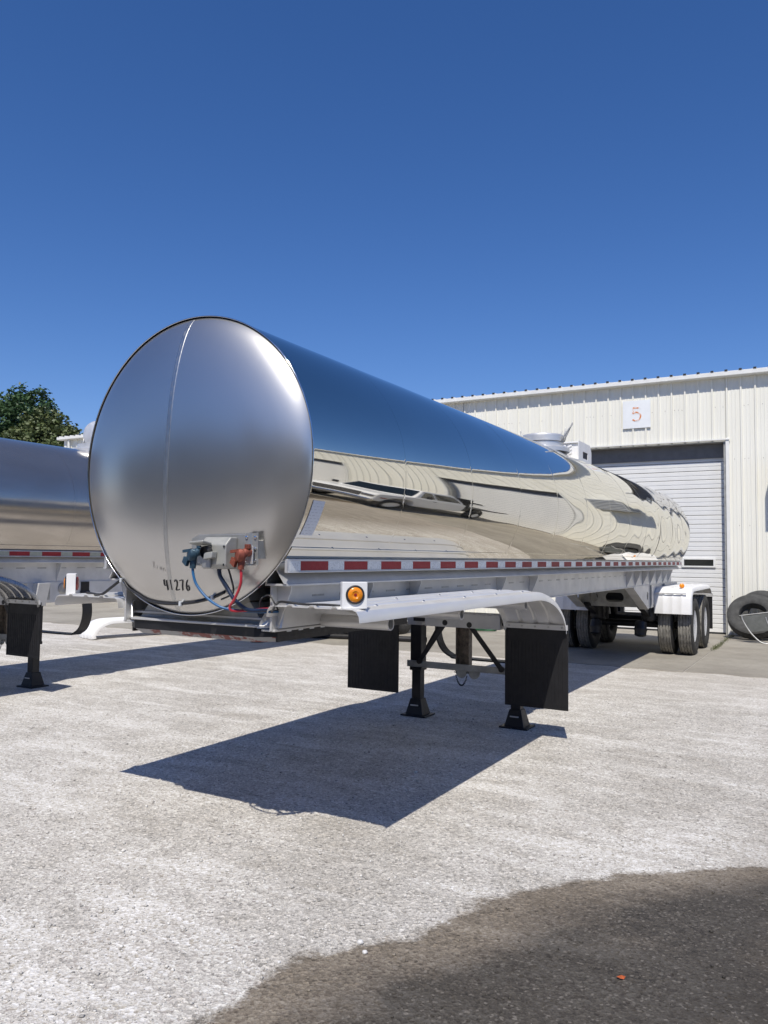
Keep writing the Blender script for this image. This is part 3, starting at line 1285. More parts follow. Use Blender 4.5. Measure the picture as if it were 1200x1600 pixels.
    cc.box(-.100, .055, LY + .02, LY + .03, .50, 1.0)
    cc.box(-.100, -.092, LY - .05, LY + .03, .50, 1.0)
    cc.box(.047, .055, LY - .05, LY + .03, .50, 1.0)
    cc.build('centre_channel', 'rusty_steel', T)
    for p0, p1 in (((-.19, LY - .12, 1.03), (-.50, LY - .11, .60)), ((.09, LY - .12, 1.02), (.44, LY - .11, .585)), ((-.40, LY + .22, .99), (-.56, LY + .05, .60)), ((.40, LY + .22, .99), (.56, LY + .05, .60))):
        bb = MB()
        bb.bar(p0, p1, .048, .016, (0, 1, 0))
        for p in (p0, p1):
            bb.cyl((p[0], p[1] - .014, p[2]), (p[0], p[1] + .014, p[2]), .030, 12)
        bb.build('brace', 'black_steel', T)
    # gearbox halves under the beam and a hanging chain
    for xg in (-.03, .115):
        gb = MB()
        pts = [(xg + .068 * math.cos(a), .535 + .085 * math.sin(a)) for a in np.linspace(math.pi, 2 * math.pi, 12)]
        gb.prism(pts, 'Y', LY - .06, LY - .045)
        gb.build('shoe_tab', 'grey_beam', T)
    ch = MB()
    N = 17
    for k in range(N):
        t = k / (N - 1)
        cx = -.075 + .14 * t
        cz = .52 - .135 * (1 - (2 * t - 1) ** 2) ** .8
        tx, tz = 1.0, 0.0
        if 0 < k < N - 1:
            t1, t2 = (k - 1) / (N - 1), (k + 1) / (N - 1)
            z1 = .52 - .135 * (1 - (2 * t1 - 1) ** 2) ** .8
            z2 = .52 - .135 * (1 - (2 * t2 - 1) ** 2) ** .8
            l_ = math.hypot(.14 * (t2 - t1), z2 - z1)
            tx, tz = .14 * (t2 - t1) / l_, (z2 - z1) / l_
        u = Vector((tx, 0, tz))
        v = Vector((0, 1, 0)) if k % 2 else Vector((-tz, 0, tx))
        c0 = Vector((cx, LY - .11, cz))
        ch.tube([c0 + u * .014 * math.cos(a) + v * .008 * math.sin(a) for a in np.linspace(0, 2 * math.pi, 10, endpoint=False)], .0028, 5, closed=True)
    ch.build('chain', 'black_steel', T, smooth=60)
    # curved hoop (spare cradle) behind the legs
    hp = MB()
    pth = [(-.62, 1.16), (-.66, 1.02), (-.68, .88), (-.655, .74), (-.59, .635), (-.49, .575), (-.38, .555), (.38, .555), (.49, .575), (.59, .635), (.655, .74), (.68, .88), (.66, 1.02), (.62, 1.16)]
    P2 = smooth_path([(a, 0, b) for a, b in pth], 3)
    vs, fs = [], []
    for i, p in enumerate(P2):
        a = P2[max(0, i - 1)]
        b = P2[min(len(P2) - 1, i + 1)]
        t = (b - a).normalized()
        nn = Vector((-t.z, 0, t.x)) * .009
        for q in (-1, 1):
            for yv in (4.84, 4.99):
                vs.append((p.x + nn.x * q, yv, p.z + nn.z * q))
    for i in range(len(P2) - 1):
        o1, o2 = i * 4, i * 4 + 4
        for k, l in ((0, 1), (1, 3), (3, 2), (2, 0)):
            fs.append((o1 + k, o1 + l, o2 + l, o2 + k))
    fs += [(0, 2, 3, 1), (len(P2) * 4 - 4, len(P2) * 4 - 3, len(P2) * 4 - 1, len(P2) * 4 - 2)]
    hp.add(vs, fs)
    hp.build('cradle_hoop', 'black_steel', T, smooth=40)
    for s in (1, -1):
        hs = MB()
        hs.box(s * .60 - .025, s * .60 + .025, 4.85, 4.98, 1.14, 1.285)
        hs.build('hoop_mount', 'black_steel', T)
    # ---- rear suspension
    outer = [(-.64, .885), (.64, .885), (.64, 1.284), (-.64, 1.284)]
    holes = [oval(-.375, 1.05, .075, .085, 20), oval(0, 1.05, .075, .085, 24, .085), oval(.375, 1.05, .075, .085, 20)]
    for y in (10.75, 12.0):
        pm = plate_holes(outer, holes, 'Y', y, y + .012)
        link('cross_member', pm, 'grey_beam', T)
    for s in (1, -1):
        po = [(9.40, 1.28), (10.55, .885), (11.05, .885), (11.05, 1.28)]
        pm = plate_holes(po, [oval(10.55, 1.10, .055, .075, 18)], 'X', s * .600, s * .612)
        link('hanger_plate', pm, frame, T)
        fl = MB()
        fl.obox((s * .55, 9.975, 1.075), (.075, 0, 0), (0, .575, -.1975), (0, .0033, .0095))
        fl.build('hanger_flange', frame, T)
        rail2 = MB()
        rail2.box(min(s * .50, s * .60), max(s * .50, s * .60), 11.06, 13.6, .93, 1.278)
        rail2.build('subframe_rail', frame, T, bevel=.004)
        ab = MB()
        ab.lathe([(.10, 0), (.13, .04), (.125, .09), (.135, .14), (.125, .19), (.13, .24), (.09, .30)], (s * .47, 11.35, .62), (0, 0, 1), 24)
        ab.build('air_spring', 'black_rubber', T, smooth=50)
        bc = MB()
        bc.lathe([(.05, 0), (.10, .02), (.105, .10), (.115, .12), (.115, .14), (.105, .16), (.10, .26), (.04, .29)], (s * .40, 10.95, .36), (0, .25, 1), 24)
        bc.build('brake_chamber', 'black_steel', T, smooth=40)
        ta = MB()
        ta.bar((s * .47, 10.62, .92), (s * .47, 11.95, .52), .07, .10, (1, 0, 0))
        ta.build('trailing_arm', 'black_steel', T)
        # white tandem fender
        sec2 = [(x_, d_ if k_ in (0, 1, 2, 3) or k_ > 15 else d_ * .5) for k_, (x_, d_) in enumerate(fender_section(.585, 1.235))]
        rf_ = sweep_fender(RPATH, sec2, s, .006)
        rfo = rf_.build('tandem_fender', 'white_paint', T, smooth=32)
        rbx = MB()
        xa, xb = sorted((s * .62, s * 1.15))
        rbx.tube([(xa, 11.185, 1.135), (xb, 11.185, 1.135)], .014, 8)
        rbx.build('fender_rod', 'aluminium', rfo, smooth=50)
        al = MB()
        c_ = Vector((s * 1.045, 11.36, 1.268))
        al.lathe([(.033, 0), (.042, .004), (.042, .016), (.030, .026), (.0004, .028)], c_, (s * .3, -1, .1), 20)
        al.build('marker_lens', 'amber_lens', rfo, smooth=40)
        rfl = MB()
        rfl.box(min(s * .6, s * 1.22), max(s * .6, s * 1.22), 14.02, 14.032, .32, .98)
        rfl.build('rear_flap', 'flap_rubber', T)
        rfb = MB()
        rfb.box(min(s * .5, s * 1.23), max(s * .5, s * 1.23), 14.0, 14.04, .98, 1.05)
        rfb.build('flap_hanger', frame, T)
        for ya in (11.83, 13.18):
            for xo in (1.085, .745):
                wh = thing('wheel', None, None)
                wh.parent = T
                wh.location = (s * xo, ya, .525 - lift)
                if s < 0:
                    wh.rotation_euler = (0, 0, math.pi)
                wh.rotation_euler.x = rng.uniform(0, 6)
                link('tyre', TYRE, None, wh)
                rim_ = link('rim', RIM, None, wh)
                if xo > 1:
                    link('hand_hole', HOLE, None, rim_)
    lm = MB()
    lm.box(-.70, -.60, 10.95, 11.0, .93, 1.06)
    lmo = lm.build('lamp_bracket', 'white_paint', T, bevel=.008)
    l2 = MB()
    l2.box(-.685, -.615, 10.925, 10.95, .955, 1.035)
    l2.build('lens', 'amber_lens', lmo, bevel=.008)
    for ya in (11.83, 13.18):
        ax = MB()
        ax.tube([(-1.0, ya, .525 - lift), (1.0, ya, .525 - lift)], .065, 16)
        ax.build('axle', 'black_steel', T, smooth=50)
    rb = MB()
    rb.box(-1.15, 1.15, 13.85, 13.97, .50, .60)
    rb.box(-.62, -.54, 13.86, 13.96, .60, .95)
    rb.box(.54, .62, 13.86, 13.96, .60, .95)
    rb.box(-.60, .60, 13.3, 13.97, .95, 1.0)
    rb.build('rear_bumper', frame, T, bevel=.004)
    at = MB()
    at.lathe([(.02, 0), (.10, .02), (.125, .06), (.125, .86), (.10, .90), (.02, .92)], (-.46, 11.3, 1.10), (1, 0, 0), 24)
    at.build('air_tank', 'black_steel', T, smooth=40)
    # ---- top fittings
    my = 6.72 if not old else 5.55
    mh = thing('manhole', None, None)
    mh.parent = T
    cl = MB()
    cl.lathe([(.36, 0), (.36, .05), (.33, .07), (.27, .075), (.27, .135)], (0, my, 3.155), (0, 0, 1), 40)
    cl.build('collar', 'aluminium', mh, smooth=35)
    if not old:
        ld = MB()
        ld.lathe([(.285, 0), (.285, .075), (.27, .095), (.20, .108), (.0005, .118)], (0, my, 3.297), (0, 0, 1), 40)
        lo = ld.build('lid', 'aluminium', mh, smooth=35)
    else:
        ld = MB()
        ld.lathe([(.20, 0), (.20, .03), (.185, .045), (.12, .055), (.0005, .06)], (0, my, 3.46), (.45, -1, .05), 40)
        lo = ld.build('lid', 'aluminium', mh, smooth=35)
    for k, (a, ln_, tl) in enumerate(((.15, .20, .5), (.65, .15, -.3), (-.15, .17, .9), (1.1, .12, .1), (3.2, .12, .2))):
        px_, py_ = .29 * math.cos(a), my + .29 * math.sin(a)
        lt = MB()
        lt.tube([(px_, py_, 3.30), (px_ + .02, py_, 3.36), (px_ + .05 * math.cos(a) + ln_ * .5 * tl, py_ + .06, 3.36 + ln_)], [.012, .012, .009], 8)
        lt.lathe([(.02, -.02), (.02, .02)], (px_, py_, 3.33), (math.sin(a), -math.cos(a), 0), 10)
        lt.build('latch_handle', 'dull_metal', mh, smooth=50)
    wb = thing('walkway_box', None, None)
    wb.parent = T
    for k in range(7):
        for j in range(3):
            xk = -.36 + k * .085
            sl_ = MB()
            sl_.obox((xk + .02, 7.42, 3.23 + j * .052), (.030, 0, .012), (0, .006, 0), (0, 0, .013))
            sl_.build('tread_bar', 'white_paint', wb)
    tp = MB()
    tp.box(-.40, .30, 7.40, 7.95, 3.372, 3.392)
    tp.box(-.40, .30, 7.428, 7.436, 3.14, 3.37)
    tp.build('platform', 'white_paint', wb, bevel=.003)
    pm = plate_holes([(7.38, 3.04), (8.06, 3.04), (8.06, 3.30), (7.98, 3.40), (7.38, 3.40)], [[(7.60, 3.17), (7.60, 3.27), (7.86, 3.27), (7.86, 3.17)]], 'X', .302, .310)
    link('side_plate', pm, 'white_paint', wb)
    return T, head


main, head = trailer('tank_trailer', 'mirror-polished tank trailer parked nose out with number 41276 on its satin front head', (0, 0, 0))
old, _ = trailer('tank_trailer', 'duller older tank trailer with its round manhole lid standing open, beside the polished one', (-6.17, -1.08, 0), True, .05)
# side box of the older trailer
sb = MB()
sb.box(.36, .612, 4.02, 6.6, 1.02, 1.28)
sbo = sb.build('side_box', 'old_frame', old, bevel=.006)
pl_ = MB()
pl_.box(.613, .616, 4.16, 4.36, 1.06, 1.26)
pl_.build('placard', 'dull_metal', sbo)
rc = MB()
rc.lathe([(.075, 0), (.075, .012), (.055, .02), (.03, .014), (.0004, .014)], (.612, 4.56, 1.205), (1, 0, 0), 24)
rc.build('gauge', 'dull_metal', sbo, smooth=40)

# ------------------------------------------------------------------ front-head fittings of the polished trailer
nb = thing('connector_panel', None, None)
nb.parent = main
p_ = MB()
p_.box(.16, .56, -.150, -.144, 1.655, 1.835)
p_.box(.16, .56, -.144, -.06, 1.829, 1.835)
p_.box(.16, .166, -.144, -.085, 1.655, 1.829)
p_.build('plate', 'panel_grey', nb, bevel=.002)
an = MB()
an.add([(.56, -.150, 1.662), (.582, -.150, 1.662), (.582, -.150, 1.840), (.56, -.150, 1.840), (.594, -.128, 1.662), (.594, -.128, 1.842), (.632, -.128, 1.664), (.632, -.128, 1.846)],
       [(0, 1, 2, 3), (1, 4, 5, 2), (4, 6, 7, 5)])
ao = an.build('flange', 'panel_grey', nb)
sd_ = ao.modifiers.new('thick', 'SOLIDIFY')
sd_.thickness = .005
sp_ = MB()
sp_.box(.598, .628, -.126, -.03, 1.70, 1.80)
sp_.build('stand_off', 'dull_metal', nb)
for bx_, yb in ((.571, -.152), (.615, -.130)):
    for zb in (1.69, 1.755, 1.818):
        b_ = MB()
        b_.lathe([(.009, 0), (.009, .005), (.003, .008), (.0003, .008)], (bx_, yb, zb), (0, -1, 0), 10)
        b_.build('bolt', 'chrome', nb, smooth=50)
bxm = MB()
bxm.prism([(-.152, 1.640), (-.222, 1.640), (-.248, 1.665), (-.248, 1.775), (-.205, 1.818), (-.152, 1.818)], 'X', .315, .505)
bo_ = bxm.build('junction_box', 'box_grey', nb, bevel=.006)
for q in ((.325, 1.765), (.495, 1.765), (.495, 1.665)):
    b_ = MB()
    b_.cyl((q[0], -.253, q[1]), (q[0], -.246, q[1]), .007, 10)
    b_.build('screw', 'chrome', bo_)
so3 = MB()
so3.lathe([(.036, 0), (.036, .03), (.030, .034), (.030, .012), (.0004, .012)], (.375, -.246, 1.735), (0, -1, -.15), 20)
so3.build('socket', 'black_rubber', bo_, smooth=40)
lid = MB()
lid.obox((.362, -.295, 1.783), (.048, .004, .004), (-.002, .040, -.006), (0, .001, .007))
lid.build('socket_lid', 'box_grey', bo_, bevel=.006)
ls = MB()
ls.obox((.415, -.272, 1.715), (.030, 0, .004), (0, .022, 0), (0, .003, .018))
ls.build('socket_catch', 'box_grey', bo_, bevel=.005)
sr = MB()
sr.box(.345, .405, -.262, -.246, 1.645, 1.705)
sr.build('nameplate', 'dull_metal', bo_, bevel=.004)


def gladhand(x, z, mat, holder):
    g_ = thing('glad_hand', None, None)
    g_.parent = main
    t = MB()
    t.box(x - .004, x + .045, -.158, -.150, z - .045, z + .055)
    t.build('mount', 'aluminium', g_, bevel=.002)
    t = MB()
    t.tube([(x + .02, -.15, z + .02), (x + .018, -.19, z + .018), (x + .008, -.205, z - .005), (x + .004, -.207, z - .075)], [.024, .024, .022, .017], 12)
    t.lathe([(.034, -.016), (.037, 0), (.034, .016), (.02, .022)], (x + .004, -.218, z + .002), (-.5, -.85, .1), 18)
    t.obox((x - .018, -.226, z + .026), (.032, 0, .004), (0, .010, 0), (0, 0, .008))
    t.obox((x - .03, -.226, z - .035), (.014, 0, -.012), (0, .012, 0), (.006, 0, .016))
    t.lathe([(.018, -.012), (.018, .012)], (x + .024, -.175, z + .052), (0, 0, 1), 10)
    t.build('casting', mat, g_, smooth=35)


gladhand(.222, 1.715, 'blue_cast', nb)
gladhand(.575, 1.715, 'red_cast', nb)


def hose(name, pts, r, mat, parent=main):
    h_ = MB()
    h_.tube(smooth_path(pts, 7), r, 8)
    return h_.build(name, mat, parent, smooth=70)


hose('air_hose', [(.226, -.207, 1.645), (.232, -.205, 1.60), (.255, -.20, 1.545), (.325, -.19, 1.475), (.42, -.175, 1.425), (.51, -.11, 1.405), (.575, -.03, 1.398), (.605, .06, 1.395), (.59, .22, 1.39)], .0078, 'blue_hose')
hose('air_hose', [(.579, -.207, 1.645), (.582, -.205, 1.60), (.57, -.20, 1.545), (.525, -.19, 1.475), (.488, -.182, 1.435), (.492, -.172, 1.41), (.53, -.12, 1.408), (.575, -.02, 1.412), (.58, .15, 1.41)], .0078, 'red_hose')
hose('electric_cable', [(.42, -.20, 1.645), (.422, -.195, 1.60), (.455, -.175, 1.54), (.505, -.165, 1.47), (.55, -.11, 1.415), (.59, -.03, 1.408), (.60, .16, 1.40)], .0115, 'dark_blue_hose')
hose('electric_cable', [(.40, -.19, 1.645), (.405, -.18, 1.60), (.445, -.165, 1.53), (.51, -.15, 1.455), (.56, -.09, 1.41), (.59, .03, 1.40), (.58, .15, 1.40)], .0075, 'black_rubber')
hose('electric_cable', [(.475, -.19, 1.645), (.48, -.17, 1.59), (.482, -.15, 1.53), (.42, -.09, 1.495), (.33, -.075, 1.462)], .0055, 'black_rubber')


def on_dome(pts, off):
    return [(x, dome_y(x, z) - off, z) for x, z in pts]


hose('harness_cable', [(-1.02, .10, 1.452), (-.80, .03, 1.45), (-.66, -.01, 1.50)] + on_dome([(-.56, 1.55), (-.50, 1.50), (-.408, 1.467), (-.309, 1.432), (-.15, 1.418), (.005, 1.424), (.134, 1.440), (.258, 1.471), (.341, 1.503)], .010), .009, 'black_rubber')
hose('harness_cable', [(.66, -.03, 1.40), (.66, .03, 1.452), (.74, .02, 1.456), (.84, .035, 1.448), (.98, .03, 1.452), (1.08, .05, 1.448)], .007, 'black_rubber')
hose('harness_cable', [(.55, .0, 1.40), (.575, -.02, 1.47), (.60, .02, 1.49), (.64, .02, 1.45), (.66, .03, 1.41)], .005, 'black_rubber')
for q in ((.005, 1.424), (.258, 1.471), (-.56, 1.55)):
    c_ = MB()
    c_.obox((q[0], dome_y(*q) - .016, q[1]), (.008, 0, 0), (0, .012, 0), (0, 0, .014))
    c_.build('cable_clip', 'tape_white', main, bevel=.003)

# handwriting on the head
GL = {'4': [[(0, 1), (-.05, .48), (.72, .46)], [(.62, .95), (.55, 0)]],
      '1': [[(.35, 1), (.33, .02)]],
      '2': [[(0, .82), (.3, 1), (.62, .82), (.45, .45), (.02, .04), (.85, .06)]],
      '7': [[(0, .92), (.75, .95), (.5, .5), (.32, 0)]],
      '6': [[(.62, 1), (.25, .7), (.02, .25), (.25, 0), (.62, .1), (.6, .4), (.28, .46), (.08, .28)]],
      'R': [[(.05, 0), (.0, .95)], [(-.1, .9), (.3, 1), (.55, .8), (.35, .55), (.1, .5), (.65, .0)]],
      'i': [[(.2, .5), (.25, .02)]],
      'a': [[(.6, .5), (.2, .45), (.05, .15), (.3, .0), (.55, .3), (.6, .5), (.75, .0)]],
      'n': [[(.05, .5), (.15, .0)], [(.13, .3), (.4, .5), (.6, .4), (.75, .0)]]}


def write(txt, x, z, wd, ht, adv, slope, r, mat, name):
    mb = MB()
    for i, ch_ in enumerate(txt):
        for st in GL[ch_]:
            P = smooth_path([(x + i * adv + a * wd, 0, z + i * slope + b * ht) for a, b in st], 5)
            mb.tube([(p.x, dome_y(p.x, p.z) - (.0032 if r > .002 else .0006), p.z) for p in P], r, 5)
    mb.build(name, mat, head, smooth=80)


write('41276', -.100, 1.503, .032, .063, .0430, .0006, .0034, 'ink', 'handwriting')
write('Rian', -.172, 1.636, .024, .040, .026, -.006, .0011, 'pencil', 'handwriting')

# printed sheet taped on the jacket
pp = MB()
vs, fs = [], []
K = 10
for i in range(K + 1):
    z = 1.835 + .195 * i / K
    for j in range(5):
        y = .02 + .118 * j / 4 + (.02 * i / K)
        x = math.sqrt((RAD + .0022) ** 2 - (z - ZC) ** 2)
        vs.append((x, y, z))
for i in range(K):
    for j in range(4):
        fs.append((i * 5 + j, i * 5 + j + 1, i * 5 + 6 + j, i * 5 + 5 + j))
pp.add(vs, fs)
pp.build('paper_sheet', 'printed_paper', main, smooth=60)

# ================================================================== LOOSE THINGS
# removed fender lying in the yard
fl_ = thing('loose_fender', 'white loose fender lying on the gravel beyond the polished trailer', 'fender', (-9.75, 7.35, 0), R_(-14))
lp = [(.0 + .02, .012)] + [(.50 - .50 * math.cos(a), .02 + .36 * math.sin(a)) for a in np.linspace(.15, 1.57, 12)] + [(1.2, .385), (2.2, .39), (3.2, .38)]
sec = fender_section(-.31, .31)
fo_ = sweep_fender(lp, sec, 1).build('shell', 'white_paint', fl_, smooth=32)
for ya, zt in ((3.05, .372), (1.60, .384)):
    lg_ = MB()
    lg_.box(-.25, .25, ya, ya + .065, 0, zt)
    lg_.build('strut', 'dull_metal', fl_)

# leaning tyre
OLDT = tyre_mesh('tyre', 'old_rubber', 'old_rubber', .53, .285, .28)
lt_ = thing('leaning_tyre', 'worn grey lorry tyre leaning on the cream wall beside door 5', 'tyre', (1.86, 15.48, .0))
o = link('casing', OLDT, None, lt_)
tilt = R_(38)
o.rotation_euler = (0, 0, 0)
MX = Matrix.Rotation(R_(90), 4, 'Z')
o.matrix_local = Matrix.Translation((0, .12, .53 * math.cos(tilt) + .14 * math.sin(tilt) + .005)) @ Matrix.Rotation(-tilt, 4, 'X') @ MX
# second tyre flat behind it
l2_ = thing('leaning_tyre', 'second tyre propped against the wall behind the leaning tyre', 'tyre', (2.02, 15.86, 0))
o = link('casing', OLDT, None, l2_)
tl2 = R_(22)
o.matrix_local = Matrix.Translation((0, .02, .53 * math.cos(tl2) + .14 * math.sin(tl2) + .005)) @ Matrix.Rotation(-tl2, 4, 'X') @ MX

# bent steel chair frame in front of the tyre
cf = thing('chair_frame', 'upturned bent-tube steel chair lying in front of the leaning tyre', 'chair', (2.1, 14.75, 0))
for dx in (0, .46):
    t_ = MB()
    t_.tube(smooth_path([(-.40 + dx, .02, .56), (-.36 + dx, .0, .44), (-.22 + dx, -.05, .22), (-.06 + dx, -.08, .06), (.06 + dx, -.08, .016), (.3 + dx, -.05, .016)], 6), .016, 10)
    t_.build('leg', 'dull_metal', cf, smooth=60)
t_ = MB()
t_.tube([(-.44, .02, .565), (.12, .05, .66)], .011, 8)
t_.build('cross_rail', 'dull_metal', cf, smooth=60)
t_ = MB()
t_.add([(-.38, .015, .55), (.10, .045, .64), (.20, -.03, .30), (-.24, -.045, .235)], [(0, 1, 2, 3)])
o = t_.build('seat_panel', 'chair_panel', cf)
sd_ = o.modifiers.new('thick', 'SOLIDIFY')
sd_.thickness = .006

# timber and pipe clutter seen under the frame, pallets near the wall
pal = thing('wooden_pallet', 'weathered wooden pallet leaning upright beyond the landing gear', 'pallet', (-7.9, 15.75, 0), R_(4))
for k in range(6):
    t_ = MB()
    t_.obox((-.50 + k * .2, -.06, .60), (.05, 0, 0), (0, .009, 0), (0, .10, .58))
    t_.build('board', 'wood', pal, bevel=.003)
for k in range(3):
    t_ = MB()
    t_.obox((0, .01 + (k - 1) * .085, .14 + k * .46), (.56, 0, 0), (0, .035, -.006), (0, .008, .045))
    t_.build('stringer', 'grey_wood', pal, bevel=.003)
lgp = thing('timber_stack', 'small stack of grey timber baulks lying by the wall', 'timber', (-6.4, 13.2, 0), R_(12))
for k, (y_, z_) in enumerate(((0, .07), (.17, .07), (.34, .07), (.09, .21), (.26, .21))):
    t_ = MB()
    t_.box(-1.1 + rng.uniform(-.1, .1), 1.1 + rng.uniform(-.1, .1), y_ - .07, y_ + .07, z_ - .07, z_ + .07)
    t_.build('baulk', 'grey_wood' if k % 2 else 'wood', lgp, bevel=.006)
pi_ = MB()
pi_.pipe((-6.3, 10.15, .06), (-3.75, 10.75, .06), .06, .006)
tag(pi_.build('steel_pipe', 'black_steel', smooth=40), 'black steel pipe lying on the ground under the trailers', 'pipe')
hz = MB()
hp_ = []
for k in range(60):
    a = k * .42
    rr_ = .28 + .02 * math.sin(k)
    hp_.append((-3.9 + rr_ * math.cos(a) * 1.3, 13.9 + rr_ * math.sin(a), .025 + .0016 * k))
hz.tube(hp_, .02, 7)
tag(hz.build('garden_hose', 'green_hose', smooth=60), 'coiled green hose lying on the concrete', 'hose')

# dead leaf, two pale stones
lf = MB()
lf.add([(0, 0, .012), (.030, .012, .020), (.050, .0, .010), (.030, -.016, .016), (.015, .016, .014), (.012, -.014, .018), (.06, .004, .022)], [(0, 5, 3, 1), (0, 1, 4), (1, 3, 2), (1, 2, 6)])
lf.v = [(a * .62, b * .8, c) for a, b, c in lf.v]
tag(lf.build('dry_leaf', 'dry_leaf', loc=(2.60, -.20, -.006)), 'curled orange dead leaf lying on the wet dark gravel', 'leaf')


def stone(x, y, r, label):
    bm = bmesh.new()
    bmesh.ops.create_icosphere(bm, subdivisions=2, radius=r)
    for v in bm.verts:
        v.co *= 1 + rng.uniform(-.12, .12)
        v.co.z *= .7
    me = bpy.data.meshes.new('stone')
    bm.to_mesh(me)
    bm.free()
    o = link('pebble', me, 'stone_white', loc=(x, y, r * .55))
    tag(o, label, 'stone')


stone(1.55, -.497, .015, 'larger round white pebble on the edge of the wet patch')
stone(1.611, -.559, .0115, 'smaller pale pebble just inside the wet patch edge')
stone(1.342, -.815, .008, 'tiny white pebble on the wet patch rim')

# ------------------------------------------------------------------ loose gravel (uncountable)
N = 105000
u = rng.random(N)
rad_ = .3 + 8.5 * u ** 1.25
ang_ = R_(90) + R_(29.7) + rng.uniform(-R_(78), R_(78), N)
gx = CAM[0] + (rad_ + 1.4) * np.cos(ang_)
gy_ = CAM[1] + (rad_ + 1.4) * np.sin(ang_)
sz = np.clip(rng.lognormal(math.log(.0039), .45, N), .0018, .015)
wedge = np.interp(gy_, [p[0] for p in WET], [p[1] for p in WET])
inwet = gx > wedge + .03
keep = ~inwet | (rng.random(N) < .45)
gx, gy_, sz, inwet = gx[keep], gy_[keep], sz[keep], inwet[keep]
sz = np.where(inwet, sz * .72, sz)
N = len(gx)
octv = np.array([(1, 0, 0), (-1, 0, 0), (0, 1, 0), (0, -1, 0), (0, 0, 1), (0, 0, -1)], float)
octf = np.array([(0, 2, 4), (2, 1, 4), (1, 3, 4), (3, 0, 4), (2, 0, 5), (1, 2, 5), (3, 1, 5), (0, 3, 5)])
rot = rng.uniform(0, 6.28, N)
jit = rng.uniform(.6, 1.25, (N, 6, 1))
V = octv[None] * jit + rng.uniform(-.18, .18, (N, 6, 3))
V[:, :, 2] *= rng.uniform(.45, .8, (N, 1))
cs, sn = np.cos(rot)[:, None], np.sin(rot)[:, None]
VX = V[:, :, 0] * cs - V[:, :, 1] * sn
VY = V[:, :, 0] * sn + V[:, :, 1] * cs
V = np.stack([VX, VY, V[:, :, 2]], -1) * sz[:, None, None]
V[:, :, 0] += gx[:, None]
V[:, :, 1] += gy_[:, None]
V[:, :, 2] += (sz * .35)[:, None]
F = (octf[None] + (np.arange(N) * 6)[:, None, None]).reshape(-1, 3)


def fast_mesh(name, V, F):
    V = np.asarray(V, np.float32).reshape(-1, 3)
    k = F.shape[1]
    me = bpy.data.meshes.new(name)
    me.vertices.add(len(V))
    me.vertices.foreach_set('co', V.ravel())
    me.loops.add(F.size)
    me.loops.foreach_set('vertex_index', F.ravel().astype(np.int32))
    me.polygons.add(len(F))
    me.polygons.foreach_set('loop_start', np.arange(0, F.size, k, dtype=np.int32))
    me.polygons.foreach_set('loop_total', np.full(len(F), k, np.int32))
    me.update(calc_edges=True)
    return me


gs = link('loose_gravel', fast_mesh('loose_gravel', V, F), 'gravel_stones')
tag(gs, 'loose pale gravel chips strewn over the yard', 'gravel', kind='stuff')

# weeds in the slab joint
nw = 420
wy_ = rng.choice([13.1, 13.6, 14.2, 15.0, 15.6, 16.0], nw, p=[.3, .25, .15, .1, .1, .1]) + rng.normal(0, .22, nw)
wx_ = 1.37 + rng.normal(0, .03, nw)
hh = rng.uniform(.02, .07, nw)
aa = rng.uniform(0, 6.28, nw)
dx_, dy_ = np.cos(aa) * .006, np.sin(aa) * .006
lx_, ly_ = rng.normal(0, .02, nw), rng.normal(0, .02, nw)
V = np.stack([np.stack([wx_ - dx_, wy_ - dy_, 0 * hh], -1), np.stack([wx_ + dx_, wy_ + dy_, 0 * hh], -1), np.stack([wx_ + lx_, wy_ + ly_, hh], -1)], 1)
F = np.arange(nw * 3).reshape(-1, 3)
tag(link('joint_weeds', fast_mesh('joint_weeds', V, F), 'weed_green'), 'low green weeds growing in a concrete joint near the wall', 'weeds', kind='stuff')


# ------------------------------------------------------------------ trees
def crown_mesh(name, blobs, nclump, per, leaf, seed):
    r = np.random.default_rng(seed)
    bl = np.array(blobs, float)      # cx,cy,cz,rx,ry,rz
    wgt = (bl[:, 3] * bl[:, 4] * bl[:, 5]) ** .67
    which = r.choice(len(bl), nclump, p=wgt / wgt.sum())
    d = r.normal(size=(nclump, 3))
    d /= np.linalg.norm(d, axis=1)[:, None]
    q = r.uniform(.55, 1.06, nclump) ** .5
    C = bl[which, :3] + d * bl[which, 3:] * q[:, None]
    cr = r.uniform(.35, .95, nclump)
    n = nclump * per
    cc = np.repeat(C, per, 0)
    rr = np.repeat(cr, per)
    dd = r.normal(size=(n, 3))
    dd /= np.linalg.norm(dd, axis=1)[:, None]
    P = cc + dd * (rr * r.uniform(.2, 1, n) ** .6)[:, None]
    a = r.normal(size=(n, 3))
    a[:, 2] *= .5
    a /= np.linalg.norm(a, axis=1)[:, None]
    b = np.cross(a, r.normal(size=(n, 3)))
    b /= np.linalg.norm(b, axis=1)[:, None] + 1e-9
    s = leaf * r.uniform(.6, 1.3, n)[:, None]
    V = np.stack([P - a * s, P + b * s * .55, P + a * s, P - b * s * .55], 1)
    F = np.arange(n * 4).reshape(-1, 4)
    return fast_mesh(name, V, F)


